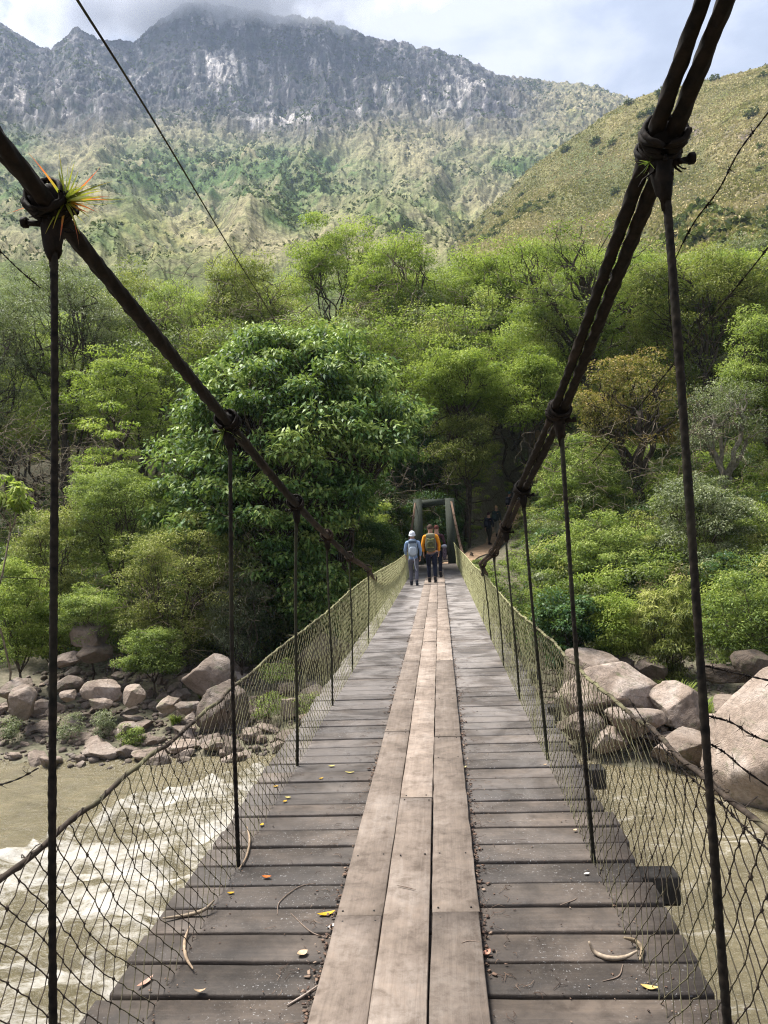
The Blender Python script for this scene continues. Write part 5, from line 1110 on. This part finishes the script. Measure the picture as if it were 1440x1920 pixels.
def airplant(c, n, ln, wd, label, dirb, mats=('leaf_air',), green='leaf_bright'):
    V = []; F = []; T = []
    for k in range(n):
        d = unit(rng.normal(size=3)*np.array([.9, .9, .75])+np.array(dirb)); l = ln*rng.uniform(.35, 1.05); sd_ = unit(np.cross(d, rng.normal(size=3))); i0 = len(V); bend = rng.uniform(-.1, .38)
        side_ = unit(np.cross(sd_, d)); cv = rng.normal()*.15
        for t in np.linspace(0, 1, 8):
            q = d*l*t+np.array([0, 0, -1])*l*bend*t*t+side_*l*cv*t*t; w_ = wd*(1-t**1.2)*.5*min(1, .35+4*t)+.0003
            V += [c+q-sd_*w_, c+q+sd_*w_]
        for j in range(7): F.append([i0+2*j, i0+2*j+1, i0+2*j+3, i0+2*j+2]); T.append(np.clip((j/7)*1.0*(1 if k % 3 == 0 else .25)+rng.random()*.12, 0, 1))
    return np.array(V), F, T
m, nt, b = newmat('leaf_air'); a = nt.nodes.new('ShaderNodeAttribute'); a.attribute_name = 'tint'
c = ramp(nt, a.outputs['Fac'], [(0., (.10, .15, .02)), (.25, (.28, .30, .03)), (.5, (.55, .20, .04)), (.7, (.50, .10, .04)), (1., (.22, .18, .10))]); nt.links.new(c, b.inputs['Base Color']); b.inputs['Roughness'].default_value = .6
t = nt.nodes.new('ShaderNodeBsdfTranslucent'); nt.links.new(c, t.inputs[0]); ms = nt.nodes.new('ShaderNodeMixShader'); ms.inputs[0].default_value = .5; nt.links.new(b.outputs[0], ms.inputs[1]); nt.links.new(t.outputs[0], ms.inputs[2]); nt.links.new(ms.outputs[0], nt.nodes['Material Output'].inputs[0]); LEAFM['air'] = m
for (px, py, Y, n, ln, wd, lab, db) in ((122, 378, 2.09, 58, .165, .0085, 'spiky air plant with orange and green leaves growing on the nearest left clamp', (.95, -.1, .42)),
                                    (421, 808, 4.03, 26, .11, .007, 'small pale air plant beneath the second left clamp', (-.5, 0, -.1)),
                                    (1218, 305, 2.09, 14, .045, .003, 'tiny green air plant on the nearest right clamp', (-.6, -.1, 0))):
    c = at(px, py, Y); V, F, T = airplant(np.zeros(3), n, ln, wd, lab, db)
    link('air_plant', npmesh('air_plant', V, F, False, {'tint': ('FACE', 'FLOAT', T)}), LEAFM['air' if px < 200 else 'leaf_mid'], None, c, label=lab, cat='air plant')
# fallen leaves and sticks on the planks
def leafthing(px, py, ln, wd, col, label, rot, curl=.25, name='fallen_leaf', z=.004, cat='leaf'):
    c = at_z(px, py, z); n = 9; V = []; F = []
    for i, t in enumerate(np.linspace(-.5, .5, n)):
        w_ = wd*.5*math.cos(math.pi*t*.98)**.8; h = curl*ln*(t*t*2.2); 
        for q in (-1, -.4, .4, 1): V.append([t*ln+rng.normal()*.0006, q*w_, h+abs(q)*w_*curl*1.1+.0015])
    for i in range(n-1):
        for j in range(3): F.append([i*4+j, i*4+j+1, i*4+5+j, i*4+4+j])
    V = np.array(V); 
    V2 = V+np.array([0, 0, -.0012]); o_ = len(V); F = F+[[a_+o_ for a_ in f[::-1]] for f in F]; V = np.vstack([V, V2])
    key = 'litter_%d_%d_%d' % tuple(int(v*100) for v in col)
    if key not in M: M[key] = simple(key, col, .6, tuple(v*.6 for v in col), 60)
    mb = MB(); mb.add(V, F); o = mb.obj(name, M[key], None, smooth=True, loc=c, label=label, cat=cat); o.rotation_euler = (0, 0, rot); return o
YL = (.62, .36, .02); OR = (.62, .16, .02); PL = (.55, .40, .25); PY = (.60, .50, .16)
leafthing(612, 1715, .085, .03, YL, 'long yellow leaf on the planks left of the walkway boards', .35)
leafthing(500, 1645, .05, .025, OR, 'orange red leaf on the left planks', -.1)
leafthing(433, 1675, .035, .018, YL, 'small amber leaf near the left netting', .1)
leafthing(540, 1496, .045, .024, PY, 'pale yellow leaf, farther of two lying together on the left planks', -.2)
leafthing(534, 1503, .035, .022, YL, 'yellow leaf, nearer of two lying together on the left planks', .9)
leafthing(517, 1475, .04, .022, YL, 'golden leaf by the left netting beyond the pair of leaves', .3)
leafthing(491, 1547, .04, .022, YL, 'yellow leaf standing near the base of the second left hanger', 1.4)
leafthing(622, 1437, .05, .028, PY, 'broad pale leaf halfway between netting and boards on the left', .2)
leafthing(656, 1449, .07, .02, PY, 'long pale leaf beside the left edge of the boards', -.1)
leafthing(602, 1460, .035, .02, YL, 'small yellow leaf in front of the broad pale one', .5)
leafthing(657, 1630, .035, .02, OR, 'orange leaf against the left edge of the walkway boards', 1.2)
leafthing(567, 1790, .05, .04, PL, 'dry pinkish leaf on the near left planks', .7, .4)
leafthing(375, 1860, .05, .015, PL, 'curled brown leaf on the nearest left plank', .1, .5)
leafthing(622, 1736, .065, .018, (.75, .72, .68), 'white splinter lying by the left edge of the boards', .9, .1, 'wood_chip', cat='wood chip')
leafthing(272, 1843, .085, .022, (.45, .25, .18), 'reddish bark chip caught in the left netting', 1.1, .2, 'bark_chip', cat='bark chip')
leafthing(1218, 1853, .065, .026, (.62, .42, .14), 'yellow leaf on the nearest right plank', -.3)
leafthing(1100, 1638, .03, .016, (.70, .68, .64), 'white fleck on the right planks near the netting', .3, .1)
leafthing(870, 1440, .045, .03, (.62, .50, .22), 'cream leaf against the right edge of the boards', .6, .4)
leafthing(1022, 1434, .03, .018, PL, 'small cream leaf at the base of the third right hanger', .2)
leafthing(1078, 1557, .03, .018, PL, 'pale leaf scrap by the base of the second right hanger', .8)
leafthing(912, 1790, .05, .03, (.50, .24, .16), 'rusty dry leaf in the debris beside the right edge of the boards', .8, .5)
def stick(pts, r, label, col=PL, name='stick', flat=False, cat='stick'):
    P = smoothpath(np.array([at_z(px, py, z) for px, py, z in pts]), 24); n = len(P); key = 'litter_%d_%d_%d' % tuple(int(v*100) for v in col)
    if key not in M: M[key] = simple(key, col, .6, tuple(v*.6 for v in col), 60)
    mb = MB(); mb.tube(P, r*np.sin(np.linspace(.5, 2.7, n)), 7); return mb.obj(name, M[key], None, smooth=True, label=label, cat=cat)
stick([(355, 1738, .03), (346, 1765, .012), (349, 1795, .01), (362, 1817, .015)], .0075, 'pale curved dry stalk lying near the left netting', (.36, .26, .17))
stick([(463, 1550, .05), (468, 1575, .02), (462, 1605, .012), (448, 1630, .01)], .0065, 'curved dry stalk leaning at the base of the second left hanger', (.36, .26, .17))
stick([(305, 1722, .02), (350, 1716, .012), (382, 1706, .03), (402, 1688, .05)], .009, 'long shredded husk poking through the left netting', (.25, .19, .125))
stick([(538, 1885, .006), (570, 1866, .006), (600, 1845, .008)], .005, 'thin grey stick against the boards on the nearest left plank', (.40, .32, .26))
stick([(1104, 1765, .05), (1115, 1785, .012), (1140, 1796, .006), (1170, 1795, .008), (1195, 1783, .03)], .010, 'pale boat shaped curled husk on the right planks', (.36, .28, .20), 'dry_husk', cat='husk')
stick([(1170, 1758, .04), (1192, 1765, .02), (1204, 1780, .01), (1200, 1800, .01)], .010, 'ragged dry husk beside the right netting', (.24, .18, .11), 'dry_husk', cat='husk')
for i, (pp, lab) in enumerate((([(520, 1715, .004), (525, 1690, .006), (560, 1663, .006), (592, 1656, .004)], 'hair thin curved twig on the left planks'), ([(545, 1712, .004), (580, 1745, .004), (610, 1758, .004)], 'thin twig reaching towards the boards on the left'),
                      ([(1050, 1697, .004), (1075, 1688, .006), (1083, 1683, .004)], 'thin pale twig across the right planks'), ([(1130, 1840, .004), (1160, 1830, .006), (1168, 1808, .006)], 'curved thin twig on the nearest right planks'),
                      ([(865, 1768, .046), (880, 1764, .046), (900, 1766, .044)], 'short twig on the right walkway board'), ([(745, 1660, .046), (765, 1664, .046), (780, 1668, .046)], 'short dark twig on the middle walkway board'))):
    stick(pp, .0028, lab, (.22, .16, .12), 'twig', cat='twig')
# crumbs of bark and leaf gathered along the boards and under the netting
mb = MB()
for k in range(2600):
    y = 2.3+ (rng.random()**1.7)*14
    r_ = rng.random()
    if r_ < .55: x = rng.choice([-1, 1])*(.325+abs(rng.normal())*.028)
    elif r_ < .8: x = rng.choice([-1, 1])*(.93+rng.normal()*.06)
    else: x = rng.uniform(-1.05, 1.05)
    if abs(x) < .33: x = math.copysign(.345, x)
    if fbm(P3(np.array([x*.2]), np.array([y*.9]), 3+np.sign(x)), 2)[0] < -.1 and r_ < .55 : continue
    s = rng.uniform(.002, .009)*(1.4 if r_ < .55 else .7); a_ = rng.random()*6.28; c_a, s_a = math.cos(a_), math.sin(a_)
    mb.box((x, y, .006+rng.random()*.008*(r_ < .55)), (s*rng.uniform(.6, 2.4), s, s*.3), rot=[[c_a, -s_a, 0], [s_a, c_a, 0], [0, rng.normal()*.2, 1]], a=rng.random(), jit=s*.12)
for k in range(420):
    y = 2.3+(rng.random()**1.5)*9; x = rng.choice([-1, 1])*(.34+abs(rng.normal())*.12); a_ = rng.random()*6.28; l = rng.uniform(.02, .07); z0 = .006
    mb.tube([(x, y, z0), (x+math.cos(a_)*l*.5, y+math.sin(a_)*l*.5, z0+.005), (x+math.cos(a_+.5)*l, y+math.sin(a_+.5)*l, z0)], .0011, 3, a=rng.random())
m, nt, b = newmat('debris'); a = nt.nodes.new('ShaderNodeAttribute'); a.attribute_name = 'tint'
nt.links.new(ramp(nt, a.outputs['Fac'], [(0, (.03, .018, .012)), (.45, (.09, .048, .030)), (.8, (.16, .10, .065)), (1, (.30, .22, .16))]), b.inputs['Base Color']); b.inputs['Roughness'].default_value = .8
mb.obj('leaf_debris', m, None, attr=True, label='crumbled leaves and bark gathered along the walkway boards and netting', cat='debris', kind='stuff')
# ------------------------------------------------------------------ haze
HZ = MB(); HZ.box((0, 850, 600), (4400, 2000, 1240)); m = bpy.data.materials.new('haze'); m.use_nodes = True; nt = m.node_tree; nt.nodes.clear()
o_ = nt.nodes.new('ShaderNodeOutputMaterial'); v_ = nt.nodes.new('ShaderNodeVolumePrincipled'); v_.inputs['Color'].default_value = (.60, .74, 1.0, 1); v_.inputs['Density'].default_value = .00011; v_.inputs['Anisotropy'].default_value = .1
nt.links.new(v_.outputs[0], o_.inputs['Volume']); HZ.obj('haze', m, None, label='thin blue mountain haze', cat='haze', kind='stuff')

# cloud wrapped round the summit
d = ray(360, -12); pc = CAM+d*1480/math.hypot(d[0], d[1]); mb = MB(); V = IV*np.array([560, 130, 120])*(1+.15*fbm(IV*2, 3)[:, None]); mb.add(V, IF)
m = bpy.data.materials.new('cloud'); m.use_nodes = True; nt = m.node_tree; nt.nodes.clear(); o_ = nt.nodes.new('ShaderNodeOutputMaterial'); v_ = nt.nodes.new('ShaderNodeVolumePrincipled')
oc = coord(nt, 'Object', (1/560, 1/130, 1/120)); ln = nt.nodes.new('ShaderNodeVectorMath'); ln.operation = 'LENGTH'; nt.links.new(oc, ln.inputs[0])
f = nz(nt, .011, 4, .6, coord(nt, 'Object')); e_ = mth(nt, 'MAXIMUM', mth(nt, 'MULTIPLY', mth(nt, 'SUBTRACT', mth(nt, 'MULTIPLY_ADD', f, 1.9, -.10), ln.outputs['Value']), .05), 0.0)
nt.links.new(e_, v_.inputs['Density']); v_.inputs['Color'].default_value = (.95, .96, 1, 1); nt.links.new(v_.outputs[0], o_.inputs['Volume'])
mb.obj('cloud', m, None, loc=pc, label='pale cloud wrapped round the mountain summit', cat='cloud', kind='stuff')
